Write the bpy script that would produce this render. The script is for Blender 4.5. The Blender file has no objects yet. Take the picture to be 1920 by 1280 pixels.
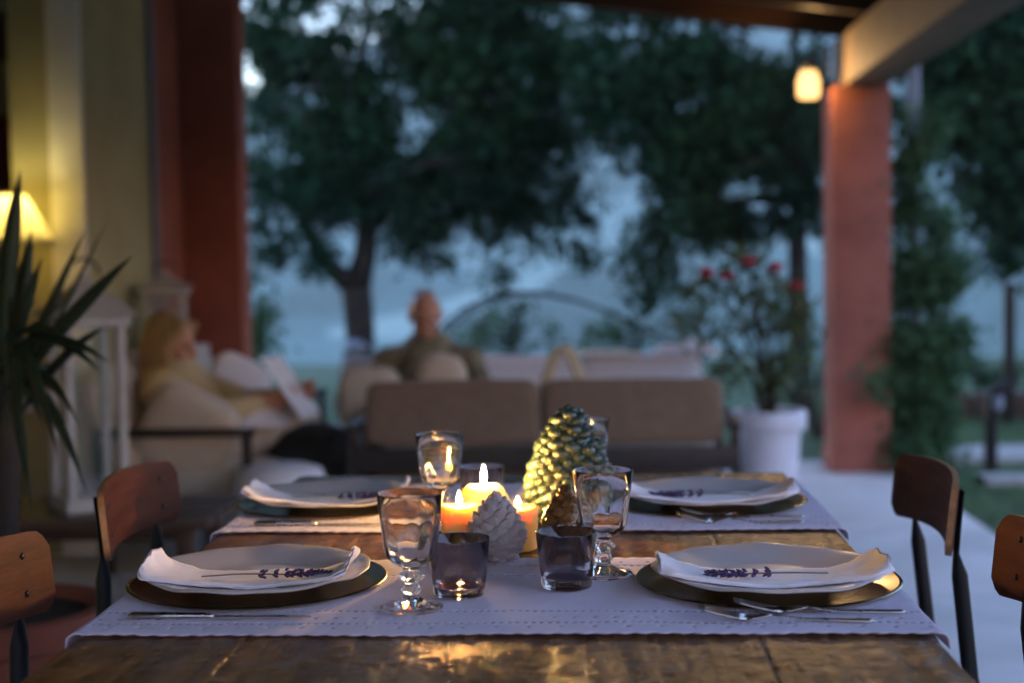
import bpy, bmesh, math, random
import numpy as np
from mathutils import Vector, Matrix, Euler, noise

random.seed(7)
rng = np.random.default_rng(7)
PI = math.pi
S = bpy.context.scene
COL = S.collection

# ------------------------------------------------------------------ camera, sky, sun, exposure
CAM_H = 1.161
FPX = 2667.0                                   # 50 mm on a 36 mm sensor, in pixels of a 1920 wide frame
ROLL = math.radians(-0.9)
_v = Matrix.Rotation(ROLL, 3, 'Z') @ Vector((147 / FPX, 146 / FPX, -1)).normalized()
PITCH = math.asin(_v.y)
YAW = math.atan2(_v.x, -_v.z)
CAM_R = Matrix.Rotation(YAW, 3, 'Z') @ Matrix.Rotation(PI / 2 - PITCH, 3, 'X') @ Matrix.Rotation(ROLL, 3, 'Z')
cam_d = bpy.data.cameras.new('camera')
cam = bpy.data.objects.new('camera', cam_d)
COL.objects.link(cam)
cam.matrix_world = Matrix.Translation((0, 0, CAM_H)) @ CAM_R.to_4x4()
cam_d.lens = 50
cam_d.sensor_width = 36
cam_d.clip_start = 0.05
cam_d.clip_end = 5000
cam_d.dof.use_dof = True
cam_d.dof.focus_distance = 1.80
cam_d.dof.aperture_fstop = 2.6
cam_d.dof.aperture_blades = 0
S.camera = cam

W = bpy.data.worlds.new('World')
S.world = W
W.use_nodes = True
wn = W.node_tree
bg = wn.nodes['Background']
sky = wn.nodes.new('ShaderNodeTexSky')
sky.sky_type = 'NISHITA'
sky.sun_disc = False
SUN_EL = math.radians(-1.5)
SUN_AZ = math.radians(322)
sky.sun_elevation = SUN_EL
sky.sun_rotation = SUN_AZ
sky.altitude = 300
sky.air_density = 1.0
sky.dust_density = 0.6
sky.ozone_density = 1.4
wb = wn.nodes.new('ShaderNodeMix')             # tungsten-leaning white balance of the photograph: the dusk sky goes blue violet
wb.data_type = 'RGBA'
wb.blend_type = 'MULTIPLY'
wb.inputs['Factor'].default_value = 1
wb.inputs['B'].default_value = (.80, .97, 1.28, 1)
wn.links.new(sky.outputs[0], wb.inputs['A'])
wn.links.new(wb.outputs['Result'], bg.inputs[0])
bg.inputs[1].default_value = 0.15

sd = bpy.data.lights.new('sun', 'SUN')
sd.energy = 0.004
sd.angle = math.radians(12)
sd.color = (1.0, 0.86, 0.74)
sun = bpy.data.objects.new('sun', sd)
COL.objects.link(sun)
# sky sun_rotation is clockwise from +Y; lamp points away from the sun position
_sv = Vector((math.sin(SUN_AZ), math.cos(SUN_AZ), math.tan(math.radians(2))))
sun.rotation_euler = (-_sv).to_track_quat('-Z', 'Y').to_euler()
sun.location = (-6, -8, 6)

S.view_settings.view_transform = 'Standard'
S.view_settings.look = 'None'
S.view_settings.gamma = 1
S.view_settings.use_curve_mapping = False
S.view_settings.exposure = 6.2
S.render.engine = 'CYCLES'
S.cycles.use_denoising = True
S.cycles.sample_clamp_indirect = 6.0
S.cycles.max_bounces = 12
S.cycles.transmission_bounces = 10
S.cycles.glossy_bounces = 5
S.cycles.diffuse_bounces = 4
S.cycles.volume_bounces = 0
S.cycles.blur_glossy = 0.3


def P(px, py, Y):
    """World point at distance Y that the photograph shows at pixel (px, py) of 1920x1280: used once, to survey positions."""
    d = CAM_R @ Vector(((px - 960) / FPX, -(py - 640) / FPX, -1))
    return Vector((0, 0, CAM_H)) + d * (Y / d.y)


HAZE = .0013
JAR_W = .22

# ------------------------------------------------------------------ materials
def mat(name, col, rough=0.6, metal=0.0, var=0.0, vscale=8.0, bump=0.0, bscale=40.0, spec=0.5, col2=None, stretch=None,
        trans=0.0, ior=1.45, sss=0.0, sssr=(1, .4, .15), ssss=0.03, coat=0.0, sheen=0.0, rvar=0.0, emit=None, estr=0.0, per_object=0.0, detail=5.0, translucent=0.0):
    m = bpy.data.materials.new(name)
    m.use_nodes = True
    nt = m.node_tree
    b = nt.nodes['Principled BSDF']
    b.inputs['Base Color'].default_value = (*col, 1)
    b.inputs['Roughness'].default_value = rough
    b.inputs['Metallic'].default_value = metal
    b.inputs['Specular IOR Level'].default_value = spec
    b.inputs['IOR'].default_value = ior
    b.inputs['Transmission Weight'].default_value = trans
    b.inputs['Coat Weight'].default_value = coat
    b.inputs['Coat Roughness'].default_value = 0.12
    b.inputs['Sheen Weight'].default_value = sheen
    if sss:
        b.inputs['Subsurface Weight'].default_value = sss
        b.inputs['Subsurface Radius'].default_value = sssr
        b.inputs['Subsurface Scale'].default_value = ssss
    if emit:
        b.inputs['Emission Color'].default_value = (*emit, 1)
        b.inputs['Emission Strength'].default_value = estr
    tc = nt.nodes.new('ShaderNodeTexCoord')
    vec = tc.outputs['Object']
    if stretch:
        mp = nt.nodes.new('ShaderNodeMapping')
        mp.inputs['Scale'].default_value = stretch
        nt.links.new(vec, mp.inputs['Vector'])
        vec = mp.outputs[0]
    nz = None
    if var or rvar or col2:
        nz = nt.nodes.new('ShaderNodeTexNoise')
        nz.inputs['Scale'].default_value = vscale
        nz.inputs['Detail'].default_value = detail
        nz.inputs['Roughness'].default_value = 0.6
        nt.links.new(vec, nz.inputs['Vector'])
        mx = nt.nodes.new('ShaderNodeMix')
        mx.data_type = 'RGBA'
        c2 = col2 if col2 else tuple(c * (1 - var) for c in col)
        c1 = col if col2 else tuple(min(1, c * (1 + var)) for c in col)
        mx.inputs['A'].default_value = (*c1, 1)
        mx.inputs['B'].default_value = (*c2, 1)
        rp = nt.nodes.new('ShaderNodeValToRGB')
        rp.color_ramp.elements[0].position = 0.32
        rp.color_ramp.elements[1].position = 0.68
        nt.links.new(nz.outputs['Fac'], rp.inputs['Fac'])
        nt.links.new(rp.outputs['Color'], mx.inputs['Factor'])
        out = mx.outputs['Result']
        if per_object:
            oi = nt.nodes.new('ShaderNodeObjectInfo')
            mr = nt.nodes.new('ShaderNodeMapRange')
            mr.inputs['To Min'].default_value = 1 - per_object
            mr.inputs['To Max'].default_value = 1 + per_object
            nt.links.new(oi.outputs['Random'], mr.inputs['Value'])
            hs = nt.nodes.new('ShaderNodeHueSaturation')
            nt.links.new(mr.outputs[0], hs.inputs['Value'])
            nt.links.new(out, hs.inputs['Color'])
            out = hs.outputs['Color']
        nt.links.new(out, b.inputs['Base Color'])
        if rvar:
            mr2 = nt.nodes.new('ShaderNodeMapRange')
            mr2.inputs['To Min'].default_value = max(0.02, rough - rvar)
            mr2.inputs['To Max'].default_value = min(1, rough + rvar)
            nt.links.new(nz.outputs['Fac'], mr2.inputs['Value'])
            nt.links.new(mr2.outputs[0], b.inputs['Roughness'])
    if bump:
        bz = nt.nodes.new('ShaderNodeTexNoise')
        bz.inputs['Scale'].default_value = bscale
        bz.inputs['Detail'].default_value = 4
        nt.links.new(vec, bz.inputs['Vector'])
        bp = nt.nodes.new('ShaderNodeBump')
        bp.inputs['Strength'].default_value = 1.0
        bp.inputs['Distance'].default_value = bump
        nt.links.new(bz.outputs['Fac'], bp.inputs['Height'])
        nt.links.new(bp.outputs['Normal'], b.inputs['Normal'])
    if translucent:
        tr = nt.nodes.new('ShaderNodeBsdfTranslucent')
        tr.inputs['Color'].default_value = (*col, 1)
        ms = nt.nodes.new('ShaderNodeMixShader')
        ms.inputs['Fac'].default_value = translucent
        nt.links.new(b.outputs[0], ms.inputs[1])
        nt.links.new(tr.outputs[0], ms.inputs[2])
        nt.links.new(ms.outputs[0], nt.nodes['Material Output'].inputs['Surface'])
    return m


def emission_mat(name, col, strength):
    m = bpy.data.materials.new(name)
    m.use_nodes = True
    nt = m.node_tree
    nt.nodes.remove(nt.nodes['Principled BSDF'])
    e = nt.nodes.new('ShaderNodeEmission')
    e.inputs['Color'].default_value = (*col, 1)
    e.inputs['Strength'].default_value = strength
    nt.links.new(e.outputs[0], nt.nodes['Material Output'].inputs['Surface'])
    return m


M = {}
M['terracotta_paint'] = mat('terracotta_paint', (.32, .105, .070), .85, var=.26, vscale=2.6, bump=.002, bscale=90, detail=8)
M['cream_wall'] = mat('cream_wall', (.40, .36, .18), .9, var=.12, vscale=3, bump=.0015, bscale=120)
M['room_wall'] = mat('room_wall', (.44, .41, .24), .9, var=.06, vscale=2)
M['trim_grey'] = mat('trim_grey', (.20, .24, .30), .5)
M['jamb_paint'] = mat('jamb_paint', (.80, .78, .66), .6, var=.05, vscale=9)
M['white_paint'] = mat('white_paint', (.46, .44, .40), .55, var=.12, vscale=9)
M['beam_paint'] = mat('beam_paint', (.17, .128, .088), .75, var=.15, vscale=6, bump=.001, bscale=60)
M['rafter_wood'] = mat('rafter_wood', (.045, .022, .012), .32, var=.35, vscale=14, stretch=(.2, 1, 1), bump=.0015, bscale=30)
M['roof_board'] = mat('roof_board', (.022, .012, .008), .5, var=.3, vscale=14, stretch=(1, .2, 1))
M['concrete'] = mat('concrete', (.52, .52, .51), .7, var=.17, vscale=2.2, bump=.001, bscale=70, detail=8)
M['lawn_soil'] = mat('lawn_soil', (.045, .085, .032), .95, var=.4, vscale=1.5, bump=.01, bscale=30)
M['grass'] = mat('grass', (.075, .15, .045), .7, var=.35, vscale=2)
M['gravel'] = mat('gravel', (.36, .35, .33), .9, var=.25, vscale=30, bump=.01, bscale=80)
M['dark_metal'] = mat('dark_metal', (.014, .015, .018), .33, metal=.3, bump=.0003, bscale=80)
M['black_frame'] = mat('black_frame', (.018, .014, .012), .45, var=.3, vscale=20)
M['steel'] = mat('steel', (.50, .50, .50), .28, metal=1.0, rvar=.08, vscale=30)
M['chair_wood'] = mat('chair_wood', (.115, .034, .015), .5, col2=(.055, .016, .008), vscale=6, stretch=(1, 1, 9), spec=.16, bump=.0004, bscale=30, rvar=.08, per_object=.12)
M['chair_edge'] = mat('chair_edge', (.30, .16, .07), .4, var=.3, vscale=60)
M['linen'] = mat('linen', (.62, .58, .76), .9, var=.05, vscale=14, bump=.0006, bscale=260, sheen=.2)
M['napkin'] = mat('napkin', (.85, .83, .90), .9, var=.03, vscale=18, bump=.0006, bscale=300, sheen=.2)
M['porcelain'] = mat('porcelain', (.60, .57, .58), .25, var=.05, vscale=12, coat=.3)
M['charger'] = mat('charger', (.26, .21, .105), .2, metal=1.0, var=.25, vscale=10, rvar=.06)
M['glass'] = mat('glass', (1, 1, 1), 0.0, trans=1.0, ior=1.47)
M['smoked_glass'] = mat('smoked_glass', (.55, .51, .52), 0.0, trans=1.0, ior=1.47)
M['wax_ivory'] = mat('wax_ivory', (.97, .86, .50), .45, sss=1.0, sssr=(1, .80, .42), ssss=.022, var=.03, vscale=30)
M['wax_orange'] = mat('wax_orange', (.93, .66, .22), .45, sss=1.0, sssr=(1, .80, .42), ssss=.014, var=.04, vscale=30)
M['wax_amber'] = mat('wax_amber', (.80, .45, .11), .45, sss=1.0, sssr=(1, .78, .4), ssss=.012, var=.05, vscale=30)
M['wick'] = mat('wick', (.02, .016, .012), .9)
M['flame'] = emission_mat('flame', (1.0, .52, .13), 50)
M['low_flame'] = emission_mat('low_flame', (1.0, .54, .15), 9)
M['cone_white'] = mat('cone_white', (.48, .455, .47), .7, var=.12, vscale=60, bump=.0006, bscale=240, per_object=.1)
M['cone_brown'] = mat('cone_brown', (.28, .14, .045), .22, metal=.4, var=.45, vscale=50, bump=.0015, bscale=150, coat=.5, per_object=.25)
M['cone_green'] = mat('cone_green', (.075, .105, .072), .16, col2=(.035, .07, .055), vscale=25, coat=.8, bump=.0008, bscale=80, per_object=.25)
M['lavender'] = mat('lavender', (.075, .045, .13), .85, var=.5, vscale=160)
M['lavender_stem'] = mat('lavender_stem', (.17, .15, .09), .8)
M['bark'] = mat('bark', (.035, .026, .02), .95, var=.4, vscale=8, bump=.01, bscale=25)
M['leaf_dark'] = mat('leaf_dark', (.013, .060, .034), .6, spec=.18, col2=(.030, .072, .022), vscale=.9, translucent=.25)
M['leaf_mid'] = mat('leaf_mid', (.030, .075, .038), .6, spec=.25, col2=(.050, .085, .028), vscale=2, translucent=.3)
M['leaf_bush'] = mat('leaf_bush', (.085, .19, .075), .6, spec=.25, col2=(.035, .085, .06), vscale=2, translucent=.3)
M['leaf_climber'] = mat('leaf_climber', (.085, .18, .075), .6, col2=(.045, .11, .05), vscale=5, spec=.25, translucent=.3)
M['leaf_rose'] = mat('leaf_rose', (.075, .14, .05), .55, col2=(.11, .12, .05), vscale=5, spec=.3, translucent=.3)
M['leaf_yucca'] = mat('leaf_yucca', (.020, .040, .020), .4, var=.4, vscale=6)
M['flower_red'] = mat('flower_red', (.42, .018, .04), .6, var=.2, vscale=40, translucent=.2)
M['pot_white'] = mat('pot_white', (.58, .60, .66), .6, var=.08, vscale=6, bump=.0015, bscale=60)
M['pot_clay'] = mat('pot_clay', (.20, .065, .042), .8, var=.2, vscale=7)
M['soil'] = mat('soil', (.03, .022, .016), .95, bump=.01, bscale=60)
M['taupe_fabric'] = mat('taupe_fabric', (.19, .128, .082), .95, var=.12, vscale=30, bump=.0008, bscale=240, sheen=.3)
M['cream_fabric'] = mat('cream_fabric', (.56, .47, .36), .95, var=.08, vscale=20, bump=.0008, bscale=200, sheen=.2)
M['white_fabric'] = mat('white_fabric', (.70, .68, .70), .95, var=.05, vscale=20, bump=.0008, bscale=200)
M['yellow_shirt'] = mat('yellow_shirt', (.56, .43, .23), .9, var=.08, vscale=12, bump=.003, bscale=22)
M['olive_knit'] = mat('olive_knit', (.19, .17, .105), .95, var=.5, vscale=11, bump=.003, bscale=45)
M['black_cloth'] = mat('black_cloth', (.012, .012, .014), .9, bump=.003, bscale=25)
M['grey_cloth'] = mat('grey_cloth', (.10, .105, .12), .9, bump=.003, bscale=25)
M['skin'] = mat('skin', (.52, .25, .15), .5, sss=.2, sssr=(1, .35, .2), ssss=.008, var=.05, vscale=30)
M['skin_tan'] = mat('skin_tan', (.52, .26, .17), .5, sss=.2, sssr=(1, .35, .2), ssss=.008, var=.06, vscale=30)
M['hair_blonde'] = mat('hair_blonde', (.30, .185, .075), .5, var=.4, vscale=50, stretch=(1, 1, .15), bump=.002, bscale=90)
M['hair_grey'] = mat('hair_grey', (.34, .30, .29), .6, var=.25, vscale=60)
M['eye'] = mat('eye', (.04, .03, .03), .15)
M['straw'] = mat('straw', (.52, .43, .28), .8, var=.2, vscale=60, bump=.003, bscale=90)
M['book'] = mat('book', (.34, .07, .05), .6, var=.1)
M['paper'] = mat('paper', (.70, .69, .70), .6, var=.06, vscale=25)
M['dark_wood'] = mat('dark_wood', (.055, .030, .018), .45, var=.35, vscale=10, stretch=(1, 8, 8), bump=.0006, bscale=40)
M['red_cloth'] = mat('red_cloth', (.22, .03, .02), .9, var=.2, vscale=14)


def table_wood():
    m = bpy.data.materials.new('table_wood')
    m.use_nodes = True
    nt = m.node_tree
    b = nt.nodes['Principled BSDF']
    tc = nt.nodes.new('ShaderNodeTexCoord')
    oi = nt.nodes.new('ShaderNodeObjectInfo')
    add = nt.nodes.new('ShaderNodeVectorMath')
    add.operation = 'ADD'
    sc = nt.nodes.new('ShaderNodeVectorMath')
    sc.operation = 'SCALE'
    sc.inputs[0].default_value = (3.1, 7.7, 1.3)
    nt.links.new(oi.outputs['Random'], sc.inputs['Scale'])
    nt.links.new(tc.outputs['Object'], add.inputs[0])
    nt.links.new(sc.outputs[0], add.inputs[1])
    mp = nt.nodes.new('ShaderNodeMapping')
    mp.inputs['Scale'].default_value = (9, 1.0, 9)
    nt.links.new(add.outputs[0], mp.inputs['Vector'])
    g = nt.nodes.new('ShaderNodeTexNoise')
    g.inputs['Scale'].default_value = 5
    g.inputs['Detail'].default_value = 9
    g.inputs['Roughness'].default_value = .65
    g.inputs['Distortion'].default_value = .6
    nt.links.new(mp.outputs[0], g.inputs['Vector'])
    blot = nt.nodes.new('ShaderNodeTexNoise')
    blot.inputs['Scale'].default_value = 17
    blot.inputs['Detail'].default_value = 6
    nt.links.new(add.outputs[0], blot.inputs['Vector'])
    rp = nt.nodes.new('ShaderNodeValToRGB')
    cr = rp.color_ramp
    cr.elements[0].position, cr.elements[0].color = .34, (.065, .030, .011, 1)
    cr.elements[1].position, cr.elements[1].color = .68, (.42, .215, .075, 1)
    e = cr.elements.new(.5)
    e.color = (.25, .118, .038, 1)
    nt.links.new(g.outputs['Fac'], rp.inputs['Fac'])
    mx = nt.nodes.new('ShaderNodeMix')
    mx.data_type = 'RGBA'
    mx.blend_type = 'MULTIPLY'
    mx.inputs['Factor'].default_value = .55
    rb = nt.nodes.new('ShaderNodeValToRGB')
    rb.color_ramp.elements[0].position, rb.color_ramp.elements[0].color = .35, (.25, .22, .2, 1)
    rb.color_ramp.elements[1].position = .62
    nt.links.new(blot.outputs['Fac'], rb.inputs['Fac'])
    nt.links.new(rp.outputs['Color'], mx.inputs['A'])
    nt.links.new(rb.outputs['Color'], mx.inputs['B'])
    nt.links.new(mx.outputs['Result'], b.inputs['Base Color'])
    mr = nt.nodes.new('ShaderNodeMapRange')
    mr.inputs['To Min'].default_value = .12
    mr.inputs['To Max'].default_value = .38
    nt.links.new(blot.outputs['Fac'], mr.inputs['Value'])
    nt.links.new(mr.outputs[0], b.inputs['Roughness'])
    b.inputs['Coat Weight'].default_value = .5
    b.inputs['Coat Roughness'].default_value = .18
    # relief: grain ridges plus worn hollows
    w = nt.nodes.new('ShaderNodeTexNoise')
    w.inputs['Scale'].default_value = 34
    w.inputs['Detail'].default_value = 5
    nt.links.new(add.outputs[0], w.inputs['Vector'])
    ma = nt.nodes.new('ShaderNodeMath')
    ma.operation = 'MULTIPLY_ADD'
    ma.inputs[1].default_value = .75
    nt.links.new(g.outputs['Fac'], ma.inputs[0])
    nt.links.new(w.outputs['Fac'], ma.inputs[2])
    bp = nt.nodes.new('ShaderNodeBump')
    bp.inputs['Strength'].default_value = 1
    bp.inputs['Distance'].default_value = .0042
    nt.links.new(ma.outputs[0], bp.inputs['Height'])
    nt.links.new(bp.outputs[0], b.inputs['Normal'])
    nt.links.new(bp.outputs[0], b.inputs['Coat Normal'])
    return m


M['table_wood'] = table_wood()


def hill_mat():
    m = bpy.data.materials.new('hillside')
    m.use_nodes = True
    nt = m.node_tree
    b = nt.nodes['Principled BSDF']
    b.inputs['Roughness'].default_value = 1
    tc = nt.nodes.new('ShaderNodeTexCoord')
    v = nt.nodes.new('ShaderNodeTexVoronoi')
    v.inputs['Scale'].default_value = .018
    nt.links.new(tc.outputs['Object'], v.inputs['Vector'])
    rp = nt.nodes.new('ShaderNodeValToRGB')
    cr = rp.color_ramp
    cr.elements[0].color = (.03, .065, .05, 1)
    cr.elements[1].color = (.32, .40, .33, 1)
    e = cr.elements.new(.5)
    e.color = (.085, .155, .135, 1)
    sp = nt.nodes.new('ShaderNodeSeparateColor')
    nt.links.new(v.outputs['Color'], sp.inputs[0])
    nt.links.new(sp.outputs[0], rp.inputs['Fac'])
    n = nt.nodes.new('ShaderNodeTexNoise')
    n.inputs['Scale'].default_value = .03
    n.inputs['Detail'].default_value = 8
    nt.links.new(tc.outputs['Object'], n.inputs['Vector'])
    rn = nt.nodes.new('ShaderNodeValToRGB')
    rn.color_ramp.elements[0].position = .48
    rn.color_ramp.elements[1].position = .56
    nt.links.new(n.outputs['Fac'], rn.inputs['Fac'])
    mx = nt.nodes.new('ShaderNodeMix')
    mx.data_type = 'RGBA'
    nt.links.new(rn.outputs['Color'], mx.inputs['Factor'])
    nt.links.new(rp.outputs['Color'], mx.inputs['A'])
    mx.inputs['B'].default_value = (.02, .045, .032, 1)
    nt.links.new(mx.outputs['Result'], b.inputs['Base Color'])
    return m


M['hillside'] = hill_mat()


# ------------------------------------------------------------------ mesh helpers
class MB:
    """Collects shapes and links them as ONE mesh object."""
    def __init__(self):
        self.v, self.f, self.mi = [], [], []

    def add(self, vs, fs, mi=0):
        o = len(self.v)
        self.v += [tuple(p) for p in vs]
        self.f += [tuple(i + o for i in f) for f in fs]
        self.mi += [mi] * len(fs)
        return self

    def box(self, c, s, rot=None, bev=0.0, mi=0):
        hx, hy, hz = s[0] / 2, s[1] / 2, s[2] / 2
        bm = bmesh.new()
        bmesh.ops.create_cube(bm, size=1)
        for v in bm.verts:
            v.co = Vector((v.co.x * 2 * hx, v.co.y * 2 * hy, v.co.z * 2 * hz))
        if bev:
            bmesh.ops.bevel(bm, geom=bm.edges[:], offset=min(bev, hx * .9, hy * .9, hz * .9), segments=2, affect='EDGES', profile=.6)
        R = Euler(rot).to_matrix() if rot else Matrix.Identity(3)
        c = Vector(c)
        bm.verts.index_update()
        self.add([R @ v.co + c for v in bm.verts], [[v.index for v in f.verts] for f in bm.faces], mi)
        bm.free()
        return self

    def bar(self, a, b, w, h, bev=0.002, up=(0, 0, 1)):
        a, b = Vector(a), Vector(b)
        d = (b - a)
        L = d.length
        d.normalize()
        u = Vector(up)
        if abs(u.dot(d)) > .95:
            u = Vector((1, 0, 0))
        s = d.cross(u).normalized()
        u = s.cross(d)
        R = Matrix((s, d, u)).transposed()
        bm = bmesh.new()
        bmesh.ops.create_cube(bm, size=1)
        for v in bm.verts:
            v.co = Vector((v.co.x * w, v.co.y * L, v.co.z * h))
        if bev:
            bmesh.ops.bevel(bm, geom=bm.edges[:], offset=min(bev, w * .45, h * .45), segments=2, affect='EDGES')
        bm.verts.index_update()
        c = (a + b) / 2
        self.add([R @ v.co + c for v in bm.verts], [[v.index for v in f.verts] for f in bm.faces])
        bm.free()
        return self

    def tube(self, pts, r, n=10, caps=True, flat=None):
        """Tube along pts; r a number or one per point; flat = (width factor, thickness factor, direction) per point."""
        pts = [Vector(p) for p in pts]
        rs = r if isinstance(r, (list, tuple)) else [r] * len(pts)
        vs, fs = [], []
        ref = None
        for i, p in enumerate(pts):
            t = (pts[min(i + 1, len(pts) - 1)] - pts[max(i - 1, 0)]).normalized()
            if ref is None:
                ref = t.orthogonal().normalized()
                if flat:
                    ref = Vector(flat[2])
            s = (ref - t * ref.dot(t)).normalized()
            ref = s
            u = t.cross(s)
            fw, ft = (flat[0][i], flat[1][i]) if flat else (1, 1)
            for k in range(n):
                a = 2 * PI * k / n
                vs.append(p + s * (math.cos(a) * rs[i] * fw) + u * (math.sin(a) * rs[i] * ft))
        for i in range(len(pts) - 1):
            for k in range(n):
                fs.append((i * n + k, i * n + (k + 1) % n, (i + 1) * n + (k + 1) % n, (i + 1) * n + k))
        if caps:
            fs.append(tuple(range(n - 1, -1, -1)))
            fs.append(tuple((len(pts) - 1) * n + k for k in range(n)))
        return self.add(vs, fs)

    def lathe(self, prof, n=32, c=(0, 0, 0), mod=None, mi=0):
        """Revolve [(r, z)...]; mod(r, z, angle) -> (r, z) shapes flutes and wavy rims."""
        vs, fs, rings = [], [], []
        cx, cy, cz = c
        for (r, z) in prof:
            if r < 1e-6:
                rings.append([len(vs)])
                vs.append((cx, cy, cz + z))
            else:
                ring = []
                for k in range(n):
                    a = 2 * PI * k / n
                    rr, zz = mod(r, z, a) if mod else (r, z)
                    ring.append(len(vs))
                    vs.append((cx + rr * math.cos(a), cy + rr * math.sin(a), cz + zz))
                rings.append(ring)
        for A, B in zip(rings, rings[1:]):
            for k in range(n):
                k2 = (k + 1) % n
                if len(A) == 1 and len(B) == 1:
                    continue
                if len(A) == 1:
                    fs.append((A[0], B[k2], B[k]))
                elif len(B) == 1:
                    fs.append((A[k], A[k2], B[0]))
                else:
                    fs.append((A[k], A[k2], B[k2], B[k]))
        return self.add(vs, fs, mi)

    def ell(self, c, r, rot=None, nu=16, nv=10, p=1.0):
        """Ellipsoid, or a padded box when p < 1."""
        R = Euler(rot).to_matrix() if rot else Matrix.Identity(3)
        c = Vector(c)
        sg = lambda x: math.copysign(abs(x) ** p, x)
        vs, fs = [], []
        for j in range(1, nv):
            th = PI * j / nv
            for i in range(nu):
                ph = 2 * PI * i / nu
                q = Vector((r[0] * sg(math.sin(th)) * sg(math.cos(ph)), r[1] * sg(math.sin(th)) * sg(math.sin(ph)), r[2] * sg(math.cos(th))))
                vs.append(R @ q + c)
        t, b = len(vs), len(vs) + 1
        vs += [R @ Vector((0, 0, r[2])) + c, R @ Vector((0, 0, -r[2])) + c]
        for j in range(nv - 2):
            for i in range(nu):
                fs.append((j * nu + i, (j + 1) * nu + i, (j + 1) * nu + (i + 1) % nu, j * nu + (i + 1) % nu))
        for i in range(nu):
            fs.append((t, i, (i + 1) % nu))
            fs.append((b, (nv - 2) * nu + (i + 1) % nu, (nv - 2) * nu + i))
        return self.add(vs, fs)

    def limb(self, a, b, ra, rb, n=14):
        """Tapered limb with rounded ends."""
        a, b = Vector(a), Vector(b)
        d = (b - a).normalized()
        pts, rs = [], []
        for t in (-1, -.8, -.45):
            pts.append(a + d * ra * t)
            rs.append(ra * max(.08, math.sqrt(max(0, 1 - t * t))))
        pts += [a, a.lerp(b, .5), b]
        rs += [ra, (ra + rb) / 2, rb]
        for t in (.45, .8, 1):
            pts.append(b + d * rb * t)
            rs.append(rb * max(.08, math.sqrt(max(0, 1 - t * t))))
        return self.tube(pts, rs, n)

    def mesh(self, name, mats, smooth=True, angle=40):
        me = bpy.data.meshes.new(name)
        me.from_pydata(self.v, [], self.f)
        for m in (mats if isinstance(mats, (list, tuple)) else [mats]):
            me.materials.append(m)
        if any(self.mi):
            me.polygons.foreach_set('material_index', self.mi)
        if smooth:
            me.shade_smooth()
            if angle < 180:
                me.set_sharp_from_angle(angle=math.radians(angle))
        me.update()
        return me

    def build(self, name, mats, parent=None, smooth=True, angle=40, loc=None, rot=None):
        o = bpy.data.objects.new(name, self.mesh(name, mats, smooth, angle))
        COL.objects.link(o)
        if parent:
            o.parent = parent
        if loc is not None:
            o.location = loc
        if rot is not None:
            o.rotation_euler = rot
        return o


def link(name, me, parent=None, loc=None, rot=None, scale=None):
    o = bpy.data.objects.new(name, me)
    COL.objects.link(o)
    o.parent = parent
    if loc is not None:
        o.location = loc
    if rot is not None:
        o.rotation_euler = rot
    if scale is not None:
        o.scale = scale
    return o


def tag(o, label=None, cat=None, group=None, kind=None):
    if label:
        o['label'] = label
    if cat:
        o['category'] = cat
    if group:
        o['group'] = group
    if kind:
        o['kind'] = kind
    return o


def thing(name, label, cat, loc=(0, 0, 0), rz=0, group=None):
    o = bpy.data.objects.new(name, None)
    o.empty_display_size = .05
    COL.objects.link(o)
    o.location = loc
    o.rotation_euler = (0, 0, rz)
    return tag(o, label, cat, group)


def kids(o):
    return [c for c in COL.objects if c.parent == o]


def copy_tree(o, parent=None):
    c = o.copy()
    COL.objects.link(c)
    c.parent = parent
    for ch in kids(o):
        copy_tree(ch, c)
    return c


def clone(o, label, loc, rz=0):
    c = copy_tree(o)
    c.location = loc
    c.rotation_euler = (0, 0, rz)
    c['label'] = label
    return c


def bake(mb, name, m, parent=None, voxel=.008, smooth=6, sub=0):
    """One continuous skin from overlapping limbs: voxel remesh, then relaxed."""
    me = mb.mesh(name + '_raw', m, False)
    o = bpy.data.objects.new('tmp', me)
    COL.objects.link(o)
    r = o.modifiers.new('r', 'REMESH')
    r.mode = 'VOXEL'
    r.voxel_size = voxel
    s = o.modifiers.new('s', 'SMOOTH')
    s.iterations = smooth
    s.factor = .5
    dg = bpy.context.evaluated_depsgraph_get()
    me2 = bpy.data.meshes.new_from_object(o.evaluated_get(dg))
    bpy.data.objects.remove(o)
    bpy.data.meshes.remove(me)
    me2.name = name
    me2.materials.clear()
    me2.materials.append(m)
    me2.shade_smooth()
    return link(name, me2, parent)


def fbm(x, y, z, o=4):
    return noise.fractal(Vector((x, y, z)), 1.0, 2.0, o, noise_basis='PERLIN_ORIGINAL')


# ------------------------------------------------------------------ the ground, floor and hills
def ground_z(x, y):
    z = -.06
    # the garden ends in a bank behind the trees, the valley lies below, the hillside rises beyond
    if y > 15:
        t = min(1, (y - 15) / 110)
        z -= 26 * t * t * (3 - 2 * t)
    r = max(0, y - 170)
    ridge = max(84, 160 + .26 * min(x, 0) + .03 * x + 8 * math.sin(x * .012 + .6) + 4 * math.sin(x * .037))
    t = min(1, r / 620)
    z += (ridge + 26) * (t ** 1.05)
    if y > 60:
        z += 5 * fbm(x * .008, y * .008, 2) * min(1, (y - 60) / 200)
    elif abs(x) > 3 or y > 9.5:
        z += .04 * fbm(x * .5, y * .5, 4)
    return z


def axis(lo, hi, fine_lo, fine_hi, fine, grow):
    a = list(np.arange(fine_lo, fine_hi + 1e-6, fine))
    s, p = fine, fine_hi
    while p < hi:
        s *= grow
        p += s
        a.append(min(p, hi))
    s, p = fine, fine_lo
    b = []
    while p > lo:
        s *= grow
        p -= s
        b.append(max(p, lo))
    return b[::-1] + a


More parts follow.
